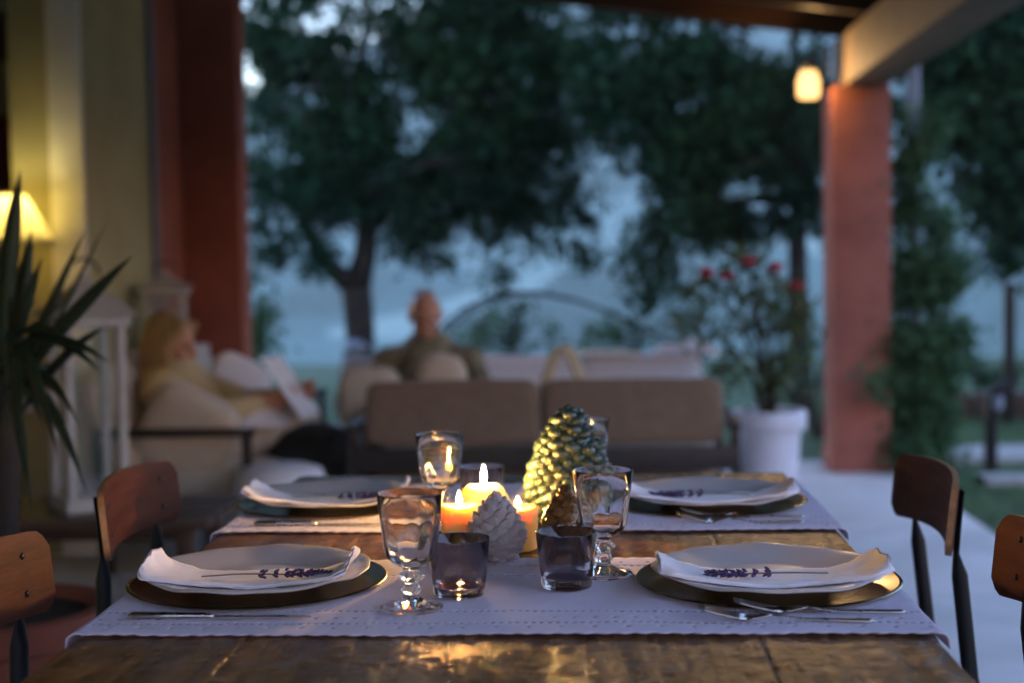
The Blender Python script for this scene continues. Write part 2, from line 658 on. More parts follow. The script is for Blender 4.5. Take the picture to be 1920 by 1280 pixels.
xs = axis(-380, 320, -8, 10, .5, 1.10)
ys = axis(-14, 860, -2, 20, .5, 1.06)
mb = MB()
NX = len(xs)
mb.add([(x, y, ground_z(x, y)) for y in ys for x in xs],
       [(j * NX + i, j * NX + i + 1, (j + 1) * NX + i + 1, (j + 1) * NX + i) for j in range(len(ys) - 1) for i in range(NX - 1)])
g = mb.build('ground', [M['lawn_soil'], M['hillside']], angle=180)
for p in g.data.polygons:
    p.material_index = 1 if p.center.y > 40 else 0
tag(g, 'dark lawn that falls away to a hazy hillside across the valley', 'ground', kind='structure')

# porch floor of wide cast slabs with open joints
FX = 1.69
pf = thing('porch_floor', 'smooth pale grey concrete porch floor beside the dining table', 'floor', (0, 0, 0))
pf['kind'] = 'structure'
for (y0, y1) in ((-3, -.05), (-.042, 1.2), (1.208, 2.45), (2.458, 3.7), (3.708, 4.95), (4.958, 6.2), (6.208, 7.4), (7.408, 8.3)):
    MB().box(((FX - 4.6) / 2, (y0 + y1) / 2, -.06), (FX + 4.6, y1 - y0, .12), bev=.004).build('floor_slab', M['concrete'], pf)

# gravel paths across the lawn at the right
def strip(name, pts, w, z, m, label):
    b = MB()
    n = len(pts)
    vs = []
    for i, p in enumerate(pts):
        p = Vector(p)
        d = (Vector(pts[min(i + 1, n - 1)]) - Vector(pts[max(i - 1, 0)])).normalized()
        s = Vector((d.y, -d.x, 0))
        for sg in (-1, 1):
            q = p + s * (sg * w / 2)
            vs.append((q.x, q.y, ground_z(q.x, q.y) + z + .03))
        for sg in (-1, 1):
            q = p + s * (sg * (w / 2 + .01))
            vs.append((q.x, q.y, ground_z(q.x, q.y) - .05))
    fs = []
    for i in range(n - 1):
        a, c = i * 4, i * 4 + 4
        fs += [(a, a + 1, c + 1, c), (a + 2, a, c, c + 2), (a + 1, a + 3, c + 3, c + 1)]
    b.add(vs, fs)
    return tag(b.build(name, m, angle=60), label, 'path', kind='structure')


strip('garden_path', [(1.9 + i * .4, 8.75 + .06 * math.sin(i), 0) for i in range(22)], .55, .012, M['gravel'], 'pale gravel path crossing the lawn behind the bollard lamp')
strip('garden_path', [(2.1 + i * .4, 7.75 + .05 * math.sin(i * 1.3 + 1), 0) for i in range(22)], .22, .010, M['gravel'], 'narrow pale strip of gravel in the lawn before the bollard lamp')

# grass blades on the lawn that the camera can see
N = 26000
gx = rng.uniform(1.72, 6.2, N)
gy = rng.uniform(3.5, 12.5, N)
keep = ~((np.abs(gy - 8.75) < .3) & (gx > 1.9)) & ~((np.abs(gy - 7.75) < .13) & (gx > 2.1))
gx, gy = gx[keep], gy[keep]
gx2, gy2 = rng.uniform(-6, 4, 9000), rng.uniform(8.4, 14, 9000)
gx, gy = np.concatenate([gx, gx2]), np.concatenate([gy, gy2])
N = len(gx)
gz = np.array([ground_z(a, b) for a, b in zip(gx, gy)])
ang = rng.uniform(0, 2 * PI, N)
h = rng.uniform(.025, .07, N)
w = .005
dx, dy = np.cos(ang) * w, np.sin(ang) * w
lx, ly = rng.normal(0, .018, N), rng.normal(0, .018, N)
V = np.empty((N, 3, 3))
V[:, 0] = np.stack([gx - dx, gy - dy, gz - .005], 1)
V[:, 1] = np.stack([gx + dx, gy + dy, gz - .005], 1)
V[:, 2] = np.stack([gx + lx, gy + ly, gz + h], 1)


def tri_mesh(name, V, m, parent=None):
    n, k = V.shape[0], V.shape[1]
    me = bpy.data.meshes.new(name)
    me.vertices.add(n * k)
    me.vertices.foreach_set('co', V.reshape(-1))
    me.loops.add(n * k)
    me.loops.foreach_set('vertex_index', np.arange(n * k, dtype=np.int32))
    me.polygons.add(n)
    me.polygons.foreach_set('loop_start', np.arange(0, n * k, k, dtype=np.int32))
    me.polygons.foreach_set('loop_total', np.full(n, k, dtype=np.int32))
    me.materials.append(m)
    me.update(calc_edges=True)
    me.validate()
    return link(name, me, parent)


tag(tri_mesh('grass', V, M['grass']), 'short dark green lawn grass beside the porch floor', 'grass', kind='stuff')


# the dusk haze of the valley
hm = bpy.data.materials.new('haze')
hm.use_nodes = True
hm.node_tree.nodes.clear()
ho = hm.node_tree.nodes.new('ShaderNodeOutputMaterial')
hv = hm.node_tree.nodes.new('ShaderNodeVolumePrincipled')
hv.inputs['Color'].default_value = (.74, 1.0, .95, 1)
hv.inputs['Density'].default_value = HAZE
hv.inputs['Anisotropy'].default_value = 0
hm.node_tree.links.new(hv.outputs[0], ho.inputs['Volume'])
hz = MB().box((-30, 423.5, 72), (720, 885, 244)).build('haze', hm, smooth=False)
tag(hz, 'thin blue evening haze filling the valley', 'haze', kind='stuff')


# ------------------------------------------------------------------ foliage
def leaf_mesh(name, pts, size, m, parent=None, flat=.35, seed=1, droop=.3):
    """Many small pointed leaves at pts (N x 3)."""
    r = np.random.default_rng(seed)
    n = len(pts)
    d = r.normal(size=(n, 3))
    d[:, 2] -= droop
    d /= np.linalg.norm(d, axis=1)[:, None]
    nn = r.normal(size=(n, 3)) * flat + np.array([0, 0, 1])
    s = np.cross(d, nn)
    s /= np.linalg.norm(s, axis=1)[:, None] + 1e-9
    L = size * r.uniform(.6, 1.3, n)[:, None]
    wd = L * r.uniform(.28, .42, n)[:, None]
    up = np.cross(s, d) * L * .08
    V = np.empty((n, 4, 3))
    V[:, 0] = pts
    V[:, 1] = pts + d * L * .45 + s * wd * .8 + up
    V[:, 2] = pts + d * L
    V[:, 3] = pts + d * L * .45 - s * wd * .8 + up
    o = tri_mesh(name, V, m, parent)
    o['kind'] = 'stuff'
    return o


def clump_pts(blobs, seed, per=34, sig=.10, gap=.0, gscale=1.2, density=60):
    """Twig clumps spread through ellipsoids (centre, radii, weight); gap thins them where a noise field is low."""
    r = np.random.default_rng(seed)
    out = []
    for (c, rad, wgt) in blobs:
        c, rad = np.array(c), np.array(rad)
        n = int(density * 1.9 * wgt * rad[0] * rad[1] * rad[2] * 4.2) + 4
        q = r.normal(size=(n, 3))
        q /= np.linalg.norm(q, axis=1)[:, None]
        q *= (r.uniform(0, 1, n) ** (1 / 2.4))[:, None]
        q = c + q * rad
        for t in q:
            if fbm(t[0] * gscale + seed, t[1] * gscale, t[2] * gscale, 2) < gap - .12:
                continue
            k = r.poisson(per)
            sg = sig * r.uniform(.6, 1.5)
            out.append(t + r.normal(size=(k, 3)) * np.array([sg, sg, sg * .8]))
    return np.concatenate(out) if out else np.zeros((0, 3))


def branches(mbx, base, tips, r0, seed, n=9):
    rr = random.Random(seed)
    for t in tips:
        a, b = Vector(base), Vector(t)
        mid = a.lerp(b, .45) + Vector((rr.uniform(-.15, .15), rr.uniform(-.15, .15), rr.uniform(.1, .4)))
        pts, rs = [], []
        for i in range(n):
            u = i / (n - 1)
            p = a * (1 - u) ** 2 + mid * 2 * u * (1 - u) + b * u * u
            pts.append(p + Vector((rr.uniform(-.02, .02), rr.uniform(-.02, .02), 0)) * (1 if 0 < i < n - 1 else 0))
            rs.append(max(.008, r0 * (1 - u * .85)))
        mbx.tube(pts, rs, 8)
        for k in range(3):
            i = rr.randint(3, n - 2)
            q = pts[i] + Vector((rr.uniform(-.6, .6), rr.uniform(-.6, .6), rr.uniform(-.3, .5)))
            mbx.tube([pts[i], pts[i].lerp(q, .5) + Vector((0, 0, .08)), q], [rs[i] * .6, rs[i] * .4, .006], 6)


# first garden tree, behind the man: leaning trunk that forks low
TY = 12.0
tr = thing('garden_tree', 'broad dark tree with a low forked trunk behind the seated man', 'tree', (*P(668, 700, TY).xy, -.1))
o3 = Vector(tr.location)
loc = lambda px, py, y: P(px, py, y) - o3
b = MB()
tk = [loc(664, 745, TY), loc(668, 700, TY), loc(676, 640, TY), loc(672, 580, TY), loc(668, 540, TY)]
b.tube([tk[0] - Vector((0, 0, .35))] + tk, [.21, .165, .135, .125, .13, .13], 14)
fork = tk[-1]
b.tube([fork, loc(630, 510, TY), loc(600, 480, TY - .1), loc(570, 420, TY - .2), loc(540, 330, TY - .3)], [.12, .085, .07, .055, .03], 10)
b.tube([fork, loc(684, 480, TY), loc(690, 410, TY + .1), loc(680, 300, TY + .2), loc(676, 150, TY + .3), loc(690, 0, TY + .2)], [.12, .10, .085, .07, .05, .03], 10)
b.tube([loc(690, 430, TY), loc(740, 350, TY + .2), loc(820, 250, TY + .4), loc(900, 170, TY + .3), loc(1000, 100, TY)], [.08, .06, .05, .035, .02], 10)
tips = [loc(600, 60, TY), loc(760, 80, TY + .8), loc(860, 300, TY - .6), loc(960, 330, TY + .4), loc(1060, 400, TY), loc(520, 200, TY - .5)]
branches(b, loc(686, 380, TY), tips, .05, 3)
b.build('trunk', M['bark'], tr, angle=180)


def blob(px, py, wpx, hpx, Y, dy, wgt=1.0):
    k = Y / FPX
    return (tuple(loc(px, py, Y)), (wpx * k / 2, dy * .6, hpx * k / 2), wgt)


crown = [
    blob(560, 130, 330, 310, TY, 1.0, .42), blob(760, 90, 360, 310, TY, 1.1, .42), blob(960, 120, 330, 300, TY, 1.0), blob(540, 330, 190, 220, TY - .3, .7),
    blob(650, 300, 240, 240, TY, .8, .8), blob(790, 290, 220, 230, TY, .7, .75), blob(900, 300, 260, 230, TY, .8, .9), blob(1010, 330, 190, 210, TY, .6, .8),
    blob(520, 440, 110, 130, TY - .3, .4, .8), blob(575, 440, 120, 110, TY - .2, .4, .7), blob(740, 420, 150, 130, TY, .4, .7), blob(830, 430, 150, 120, TY, .4, .8),
    blob(905, 430, 110, 120, TY, .35, .8), blob(935, 505, 45, 90, TY, .18, 1.5), blob(1010, 420, 120, 90, TY, .3, .7), blob(1085, 390, 80, 160, TY, .25, .9), blob(1093, 490, 50, 100, TY, .18, 1.6),
    blob(880, 490, 60, 60, TY, .2, 1.2), blob(500, 510, 60, 60, TY - .3, .2, 1.2), blob(600, 500, 60, 50, TY - .3, .2, .9), blob(810, 485, 60, 50, TY, .2, 1.0),
    blob(640, -130, 500, 260, TY, 1.2, .4), blob(920, -120, 420, 260, TY, 1.2, .4), blob(490, 610, 26, 120, TY - .5, .1, 2.0), blob(500, 90, 110, 280, TY, .4, .9), blob(1070, 190, 170, 200, TY, .5, .7), blob(1110, 300, 90, 120, TY, .4, .7)]
leaf_mesh('crown', clump_pts(crown, 11, per=26, sig=.075, gap=-.015, gscale=2.6, density=210), .09, M['leaf_dark'], tr, seed=2)

# second garden tree, behind the rose pot
TY2 = 11.0
tr = thing('garden_tree', 'slim straight dark tree standing behind the red flowering pot plant', 'tree', (*P(1500, 700, TY2).xy, -.1))
o3 = Vector(tr.location)
b = MB()
b.tube([loc(1506, 790, TY2), loc(1502, 700, TY2), loc(1497, 560, TY2), loc(1494, 420, TY2), loc(1496, 260, TY2), loc(1488, 60, TY2)], [.105, .085, .075, .07, .055, .03], 12)
branches(b, loc(1495, 380, TY2), [loc(1300, 260, TY2), loc(1240, 420, TY2 - .3), loc(1400, 120, TY2), loc(1180, 200, TY2 + .3), loc(1560, 260, TY2)], .045, 5)
b.build('trunk', M['bark'], tr, angle=180)
crown = [
    blob(1190, 170, 260, 230, TY2, .8, .9), blob(1350, 180, 320, 260, TY2, .9), blob(1490, 220, 220, 320, TY2, .8), blob(1260, 300, 240, 180, TY2, .7, .8), blob(1400, 340, 260, 190, TY2, .7),
    blob(1245, 420, 130, 120, TY2 - .3, .4, 1.0), blob(1330, 430, 170, 110, TY2, .4, .9), blob(1205, 470, 80, 90, TY2 - .3, .3, .8), blob(1430, 430, 130, 90, TY2, .4, .8), blob(1210, 560, 60, 40, TY2 - .3, .2, 1.0),
    blob(1545, 380, 90, 160, TY2, .4, .7), blob(1240, 520, 60, 70, TY2 - .3, .2, .8), blob(1300, -80, 560, 260, TY2, 1.1, .8), blob(1140, 80, 160, 160, TY2, .5, .6)]
leaf_mesh('crown', clump_pts(crown, 23, per=26, sig=.075, gap=-.015, gscale=2.6, density=220), .09, M['leaf_dark'], tr, seed=4)

# third tree, dark, at the far right
TY3 = 10.0
tr = thing('garden_tree', 'black looking evergreen tree hanging over the lawn right of the pillar', 'tree', (*P(2010, 700, TY3).xy, -.1))
o3 = Vector(tr.location)
b = MB()
b.tube([loc(2010, 800, TY3), loc(2005, 500, TY3), loc(2000, 200, TY3), loc(1990, -100, TY3)], [.16, .13, .10, .05], 12)
branches(b, loc(2004, 350, TY3), [loc(1850, 300, TY3), loc(1790, 150, TY3), loc(1880, 420, TY3), loc(1760, 20, TY3), loc(1930, 60, TY3)], .045, 8)
b.build('trunk', M['bark'], tr, angle=180)
crown = [blob(1840, 60, 300, 260, TY3, .9), blob(1900, 250, 240, 300, TY3, .9), blob(1900, 410, 170, 160, TY3, .5), blob(1760, 190, 160, 200, TY3, .6, .7),
         blob(2080, 200, 300, 500, TY3, .9, .7), blob(1870, -120, 420, 240, TY3, 1.0, .8), blob(1880, 480, 90, 70, TY3, .3)]
leaf_mesh('crown', clump_pts(crown, 37, per=40, sig=.085, gap=-.09, gscale=1.8, density=250), .09, M['leaf_dark'], tr, seed=6)


def shrub(name, label, px, py, Y, blobs, m, size, seed, per=34, sig=.06, density=400, stems=6, gap=0.0):
    global o3
    base = P(px, py, Y)
    t = thing(name, label, 'shrub', (base.x, Y, ground_z(base.x, Y)))
    o3 = Vector(t.location)
    bl = [blob(*q) for q in blobs]
    s = MB()
    rr = random.Random(seed)
    for i in range(stems):
        c = Vector(bl[i % len(bl)][0])
        s.tube([(rr.uniform(-.05, .05), rr.uniform(-.05, .05), -.03), c * .5 + Vector((rr.uniform(-.05, .05), 0, .03)), c + Vector((0, 0, .05))], [.014, .010, .004], 6)
    s.build('stem', M['bark'], t, angle=180)
    leaf_mesh('foliage', clump_pts(bl, seed, per=per, sig=sig, gap=gap, gscale=3, density=density), size, m, t, seed=seed)
    return t


shrub('garden_shrub', 'leafy green shrub under the left end of the metal arch', 880, 640, 9.6, [(890, 640, 90, 90, 9.6, .2, 1), (905, 600, 60, 60, 9.6, .15, .6), (860, 680, 70, 60, 9.6, .2, 1)], M['leaf_bush'], .05, 41, density=220)
shrub('garden_shrub', 'narrow upright shrub under the crest of the metal arch', 960, 640, 9.8, [(966, 590, 36, 70, 9.8, .12, 2), (960, 650, 44, 100, 9.8, .15, 2)], M['leaf_mid'], .05, 42, density=300)
shrub('garden_shrub', 'low spreading shrub behind the white cloths on the far sofa', 1090, 660, 9.7, [(1060, 650, 130, 80, 9.7, .25, .7), (1130, 640, 130, 80, 9.7, .25, .8), (1020, 620, 70, 60, 9.7, .15, .6)], M['leaf_bush'], .05, 43, density=200)
shrub('garden_shrub', 'bushy shrub under the right end of the metal arch', 1210, 660, 9.9, [(1200, 645, 120, 90, 9.9, .25, .9), (1250, 660, 90, 80, 9.9, .2, .9), (1290, 600, 70, 120, 9.9, .2, .6)], M['leaf_mid'], .05, 44, density=200)
shrub('garden_shrub', 'small light green shrub beside the porch corner pillar', 484, 600, 8.6, [(482, 580, 20, 150, 8.6, .12, 2.4), (486, 640, 22, 80, 8.6, .12, 2.4)], M['leaf_bush'], .05, 45, density=400)
shrub('garden_shrub', 'loose shrub at the lawn edge behind the bollard lamp', 1850, 690, 11.6, [(1820, 690, 160, 90, 11.6, .3, .8), (1900, 700, 120, 70, 11.6, .3, .8)], M['leaf_mid'], .06, 46, density=120)
shrub('garden_shrub', 'tall dim shrub between the pot plant and the pillar', 1540, 720, 9.8, [(1535, 690, 70, 130, 9.8, .2, .8), (1440, 700, 110, 110, 9.8, .2, .6)], M['leaf_mid'], .05, 47, density=170)

# leafy climber at the right pillar
cl = thing('climbing_plant', 'bushy dark green climber growing up the outer side of the porch pillar', 'climbing plant', (1.86, 7.95, -.06))
o3 = Vector(cl.location)
b = MB()
for k in range(5):
    pts = [Vector((.02 * k - .05, 0, 0))] + [loc(1700 + 12 * math.sin(k * 2 + j * .9) + (k - 2) * 8, 860 - j * 110, 7.95) for j in range(1, 6)]
    b.tube(pts, [.014, .012, .010, .008, .006, .004], 6)
b.build('stem', M['bark'], cl, angle=180)
cb = [blob(1712, 330, 70, 160, 7.95, .10, 1), blob(1715, 430, 100, 150, 7.95, .13, 1), blob(1722, 540, 130, 150, 7.95, .16, 1), blob(1722, 650, 150, 150, 7.9, .2, 1),
      blob(1718, 750, 140, 150, 7.9, .2, 1), blob(1715, 840, 130, 110, 7.85, .18, 1), blob(1655, 700, 50, 120, 7.7, .05, .7), blob(1740, 250, 60, 110, 7.95, .08, 1), blob(1770, 480, 70, 160, 7.95, .1, .7), blob(1790, 640, 60, 120, 7.9, .12, .6)]
leaf_mesh('foliage', clump_pts(cb, 52, per=26, sig=.045, gap=-.1, gscale=4, density=3400), .052, M['leaf_climber'], cl, seed=9)


# ------------------------------------------------------------------ house, pillars and porch roof
WX = -2.05
hs = thing('house', 'cream house front with a lit room behind its open doorway', 'house', (WX, 5, 0))


def hbox(name, x0, x1, y0, y1, z0, z1, m, bev=.004):
    return MB().box(((x0 + x1) / 2 - WX, (y0 + y1) / 2 - 5, (z0 + z1) / 2), (x1 - x0, y1 - y0, z1 - z0), bev=bev).build(name, m, hs)


hbox('wall', WX - .30, WX, 5.70, 6.60, 0, 3.1, M['cream_wall'])
hbox('wall', WX - .30, WX + .001, 6.602, 7.10, 0, 3.1, M['terracotta_paint'])
hbox('wall', WX - .30, WX, -3, 3.6, 0, 3.1, M['cream_wall'])
hbox('lintel', WX - .30, WX, 3.602, 5.698, 2.60, 3.1, M['cream_wall'])
hbox('door_jamb', WX - .13, WX + .006, 5.672, 5.698, 0, 2.60, M['jamb_paint'], .003)
hbox('corner_trim', WX + .002, WX + .03, 6.565, 6.60, 0, 3.0, M['trim_grey'], .006)
hbox('back_wall', -5.2, WX - .302, 7.5, 7.6, 0, 3.1, M['room_wall'])
hbox('side_wall', -5.3, -5.202, -1, 7.6, 0, 3.1, M['room_wall'])
hbox('near_wall', -5.2, WX - .302, 2.2, 2.3, 0, 3.1, M['room_wall'])
hbox('room_ceiling', -5.3, WX - .302, 2.2, 7.6, 3.102, 3.2, M['room_wall'])
hbox('room_floor', -5.3, WX - .302, 2.2, 7.6, -.1, .004, M['dark_wood'])
hbox('shadow_band', -5.2, WX - .304, 7.30, 7.498, 2.25, 2.52, M['dark_wood'])  # dark box added for the lintel's shadow across the top of the wall
# chimney breast with stepped plaster mouldings, seen through the doorway
cbst = hbox('chimney_breast', -3.6, -2.78, 7.2, 7.498, 0, 2.24, M['room_wall'], .006)
for (zz, dd, hh) in ((1.82, .05, .05), (1.66, .09, .04), (1.60, .05, .04)):
    MB().box((-3.19 - WX, 7.2 - dd / 2 - 5 - .002, zz), (.86, dd, hh), bev=.008).build('moulding', M['room_wall'], cbst)

pil = thing('corner_pillar', 'dark terracotta pillar at the house corner behind the seated woman', 'pillar', (-1.91, 7.2, 0), group='terracotta porch pillars')
MB().box((0, 0, 1.5), (.30, .19, 3.0), bev=.012).build('shaft', M['terracotta_paint'], pil)
MB().box((0, 0, .06), (.325, .215, .12), bev=.008).build('plinth', M['terracotta_paint'], pil)

PLX, PLY = 1.47, 7.98
pil = thing('porch_pillar', 'square terracotta pillar with the lamp, at the lawn edge', 'pillar', (PLX, PLY, 0), group='terracotta porch pillars')
MB().box((0, 0, 1.05), (.315, .33, 2.10), bev=.02).build('shaft', M['terracotta_paint'], pil)
MB().box((0, 0, .05), (.335, .35, .10), bev=.012).build('plinth', M['terracotta_paint'], pil)

rf = thing('porch_roof', 'dark timber porch roof on rafters with a pale eaves beam', 'roof', (0, 0, 2.1))
EX = 1.50
slope = (2.92 - 2.42) / (EX - WX)
MB().box((EX, 2.6, .14), (.24, 11.2, .28), bev=.012).build('eaves_beam', M['beam_paint'], rf)
for i in range(16):
    y = 8.12 - i * .72
    if y < -2.8:
        break
    b = MB()
    b.bar((EX + .45, y, .282 + .08 - .45 * slope), (WX + .02, y, .282 + .08 + (EX - WX) * slope), .09, .14, .006)
    b.build('rafter', M['rafter_wood'], rf)
nb = 24
for i in range(nb):
    x0 = EX + .5 - (EX + .5 - WX) * i / nb
    x1 = EX + .5 - (EX + .5 - WX) * (i + 1) / nb + .006
    z0 = .282 + .158 + (EX - x0) * slope
    z1 = .282 + .158 + (EX - x1) * slope
    b = MB()
    y0, y1 = -3, 8.3
    b.bar(((x0 + x1) / 2, y0, (z0 + z1) / 2), ((x0 + x1) / 2, y1, (z0 + z1) / 2), abs(x1 - x0) - .008, .022, .003, up=(slope, 0, 1))
    b.build('roof_board', M['roof_board'], rf)
b = MB()
b.box((((EX + .5) + WX) / 2, 2.65, .282 + .195 + (EX - (EX + .5 + WX) / 2) * slope), (math.hypot(EX + .5 - WX, slope * (EX + .5 - WX)), 11.4, .02), rot=(0, math.atan(slope), 0))
b.build('roof_covering', M['roof_board'], rf)

dp = MB()
q0, q1 = P(1712, 120, 8.25), P(1716, 330, 8.25)
dp.tube([(q0.x, 8.25, 2.32), (q1.x, 8.25, 1.5), (q1.x, 8.25, -.06)], .035, 14)
dp = dp.build('drainpipe', M['trim_grey'], angle=60)
tag(dp, 'blue grey drainpipe rising out of the climber behind the pillar', 'drainpipe')

# jar lamp at the pillar
LP = P(1516, 158, 7.86)
lt = thing('wall_lamp', 'glowing jar shaped lamp hung on the lawn side pillar under the beam', 'lamp', LP)
b = MB()
b.lathe([(0, -.078), (.048, -.075), (.058, -.062), (.060, .0), (.058, .026), (.050, .044), (.044, .056), (.044, .066), (0, .066)], 28)
b.build('glass_jar', emission_mat('jar_glow', (1.0, .56, .20), 0.040), lt, angle=60)
b = MB()
b.lathe([(.0, .068), (.056, .068), (.056, .095), (.048, .112), (.02, .125), (.008, .13), (0, .13)], 24)
b.build('cap', M['dark_metal'], lt)
b = MB()
b.tube([(0, 0, .12), (.02, 0, .17), (.09, 0, .19), (PLX - .17 - LP.x, 0, .15)], .010, 8)
b.box((PLX - .165 - LP.x - .012, 0, .12), (.02, .07, .16), bev=.004)
b.build('bracket', M['dark_metal'], lt)

pl_ = bpy.data.lights.new('jar_light', 'POINT')
pl_.energy = JAR_W
pl_.color = (1.0, .58, .22)
pl_.shadow_soft_size = .035
pl_ = bpy.data.objects.new('jar_light', pl_)
COL.objects.link(pl_)
pl_.parent = lt
pl_.location = (-.03, -.068, .03)

# ------------------------------------------------------------------ room things by the doorway
cabp = Vector((-2.60, 5.55, 0))
cab = thing('side_table', 'small dark side table inside the doorway under the lit lamp', 'side table', cabp)
MB().box((0, 0, .60), (.46, .46, .03), bev=.006).build('table_top', M['dark_wood'], cab)
for sx in (-1, 1):
    for sy in (-1, 1):
        MB().bar((sx * .19, sy * .19, 0), (sx * .19, sy * .19, .584), .035, .035, .003).build('leg', M['dark_wood'], cab)
lz = P(20, 455, 5.50).z
tl = thing('table_lamp', 'table lamp with a glowing cream cone shade in the doorway', 'lamp', (P(14, 455, 5.5).x, 5.5, .617))
lz -= .617
b = MB()
b.lathe([(0, 0), (.085, 0), (.09, .015), (.05, .03), (.025, .06), (.05, .14), (.07, .22), (.055, .30), (.02, .36), (.012, .40), (.012, lz + .04), (0, lz + .04)], 24)
b.build('lamp_base', M['porcelain'], tl)
b = MB()
b.lathe([(.075, lz + .185), (.182, lz), (.180, lz - .003), (.073, lz + .185), (.075, lz + .185)], 40)
b.lathe([(0, lz + .012), (.172, lz + .012), (.172, lz + .015), (0, lz + .015)], 40)  # diffuser disc added to dim the lamp's spill below the shade
b.build('lamp_shade', mat('shade_cloth', (.86, .80, .54), .9, translucent=.7), tl, angle=60)
b = MB()
b.ell((0, 0, lz + .125), (.028, .028, .04))
b.build('bulb', emission_mat('bulb_glow', (1.0, .84, .42), 1.5), tl)

wh = MB()
q = P(6, 300, 7.1)
hw = MB()
for i in range(7):
    hw.tube([(i * .05 - .2, .0, .22), (i * .05 - .2 + .01, -.02, 0), (i * .045 - .18, 0, -.24)], [.03, .032, .026], 8)
hw = hw.build('wall_hanging', M['red_cloth'], loc=(q.x - .08, 7.12, q.z), angle=180)
tag(hw, 'dark red cloth hanging on the chimney breast above the lamp', 'wall hanging')


# ------------------------------------------------------------------ lanterns
def lantern(name, label, loc_, rz, w, body, roof, thick, arched):
    t = thing(name, label, 'lantern', loc_, rz, 'white wooden lanterns')
    hw_ = w / 2
    MB().box((0, 0, .02), (w + .02, w + .02, .04), bev=.005).build('base', M['white_paint'], t)
    for sx in (-1, 1):
        for sy in (-1, 1):
            MB().box((sx * (hw_ - thick / 2), sy * (hw_ - thick / 2), .04 + body / 2), (thick, thick, body), bev=.003).build('post', M['white_paint'], t)
    z = .04 + body
    MB().box((0, 0, z + .015), (w + .03, w + .03, .03), bev=.004).build('roof_rim', M['white_paint'], t)
    e = hw_ + .035
    b_ = MB()
    b_.add([(-e, -e, z + .031), (e, -e, z + .031), (e, e, z + .031), (-e, e, z + .031), (-.02, -.02, z + roof), (.02, -.02, z + roof), (.02, .02, z + roof), (-.02, .02, z + roof)],
           [(3, 2, 1, 0), (0, 1, 5, 4), (1, 2, 6, 5), (2, 3, 7, 6), (3, 0, 4, 7), (4, 5, 6, 7)])
    b_.build('roof', M['white_paint'], t, smooth=False)
    b_ = MB()
    b_.lathe([(0, z + roof - .002), (.016, z + roof), (.02, z + roof + .014), (.008, z + roof + .024), (0, z + roof + .026)], 14)
    b_.build('finial', M['white_paint'], t)
    b_ = MB()
    b_.tube([(.05 * math.cos(a), 0, z + roof + .02 + .05 * math.sin(a)) for a in np.linspace(0, PI, 12)], .004, 6)
    b_.build('handle', M['dark_metal'], t)
    for k in range(4):
        a = k * PI / 2
        px_, py_ = math.cos(a) * (hw_ - thick / 2), math.sin(a) * (hw_ - thick / 2)
        MB().box((px_, py_, .04 + body / 2), (.003 if k % 2 == 0 else w - 2 * thick - .002, w - 2 * thick - .002 if k % 2 == 0 else .003, body - .004)).build('pane', M['glass'], t)
        if arched:
            b_ = MB()
            for s_ in (-.25, 0, .25):
                ox, oy = (0, s_ * w) if k % 2 == 0 else (s_ * w, 0)
                b_.bar((px_ * 1.04 + ox, py_ * 1.04 + oy, .042), (px_ * 1.04 + ox, py_ * 1.04 + oy, .038 + body), .012, .012, .001)
            b_.build('mullion', M['white_paint'], t)
    return t


bn = thing('bench', 'low dark wooden bench under the large white lantern', 'bench', (-1.62, 4.25, 0))
for i in range(4):
    MB().box((0, -.17 + i * .113, .425), (1.0, .10, .03), bev=.004).build('slat', M['dark_wood'], bn)
for sx in (-.42, .42):
    for sy in (-.15, .15):
        MB().box((sx, sy, .205), (.05, .05, .41), bev=.004).build('leg', M['dark_wood'], bn)
MB().box((0, 0, .37), (.79, .045, .06), bev=.004).build('rail', M['dark_wood'], bn)
lantern('lantern', 'large white open lantern with pyramid roof on the dark bench', (-1.54, 4.25, .4405), math.radians(38), .185, .515, .135, .024, False)

cb_ = thing('cabinet', 'narrow cream cabinet against the house wall behind the armchair', 'cabinet', (-1.90, 6.30, 0))
MB().box((0, 0, .41), (.26, .42, .82), bev=.006).build('body', M['white_paint'], cb_)
MB().box((.138, 0, .42), (.012, .37, .70), bev=.004).build('door', M['white_paint'], cb_)
MB().ell((.152, -.13, .45), (.010, .012, .012)).build('knob', M['dark_metal'], cb_)
lantern('lantern', 'smaller white lantern with barred windows on the cream cabinet', (-1.90, 6.28, .8205), math.radians(12), .17, .19, .08, .02, True)

# ------------------------------------------------------------------ yucca in a clay pot at the left edge
yp = Vector((-1.30, 3.02, 0))
yu = thing('potted_yucca', 'dark spiky yucca in a clay pot at the left edge', 'potted plant', yp)
b = MB()
b.lathe([(0, 0), (.15, 0), (.17, .02), (.21, .36), (.23, .37), (.235, .43), (.215, .435), (.20, .40), (0, .40)], 36)
b.build('pot', M['pot_clay'], yu)
MB().lathe([(0, .402), (.19, .405), (.203, .395)], 24).build('soil', M['soil'], yu)
b = MB()
b.tube([(0, 0, .38), (.01, .01, .65), (.03, 0, .97)], [.035, .032, .03], 10)
b.build('stem', M['bark'], yu)


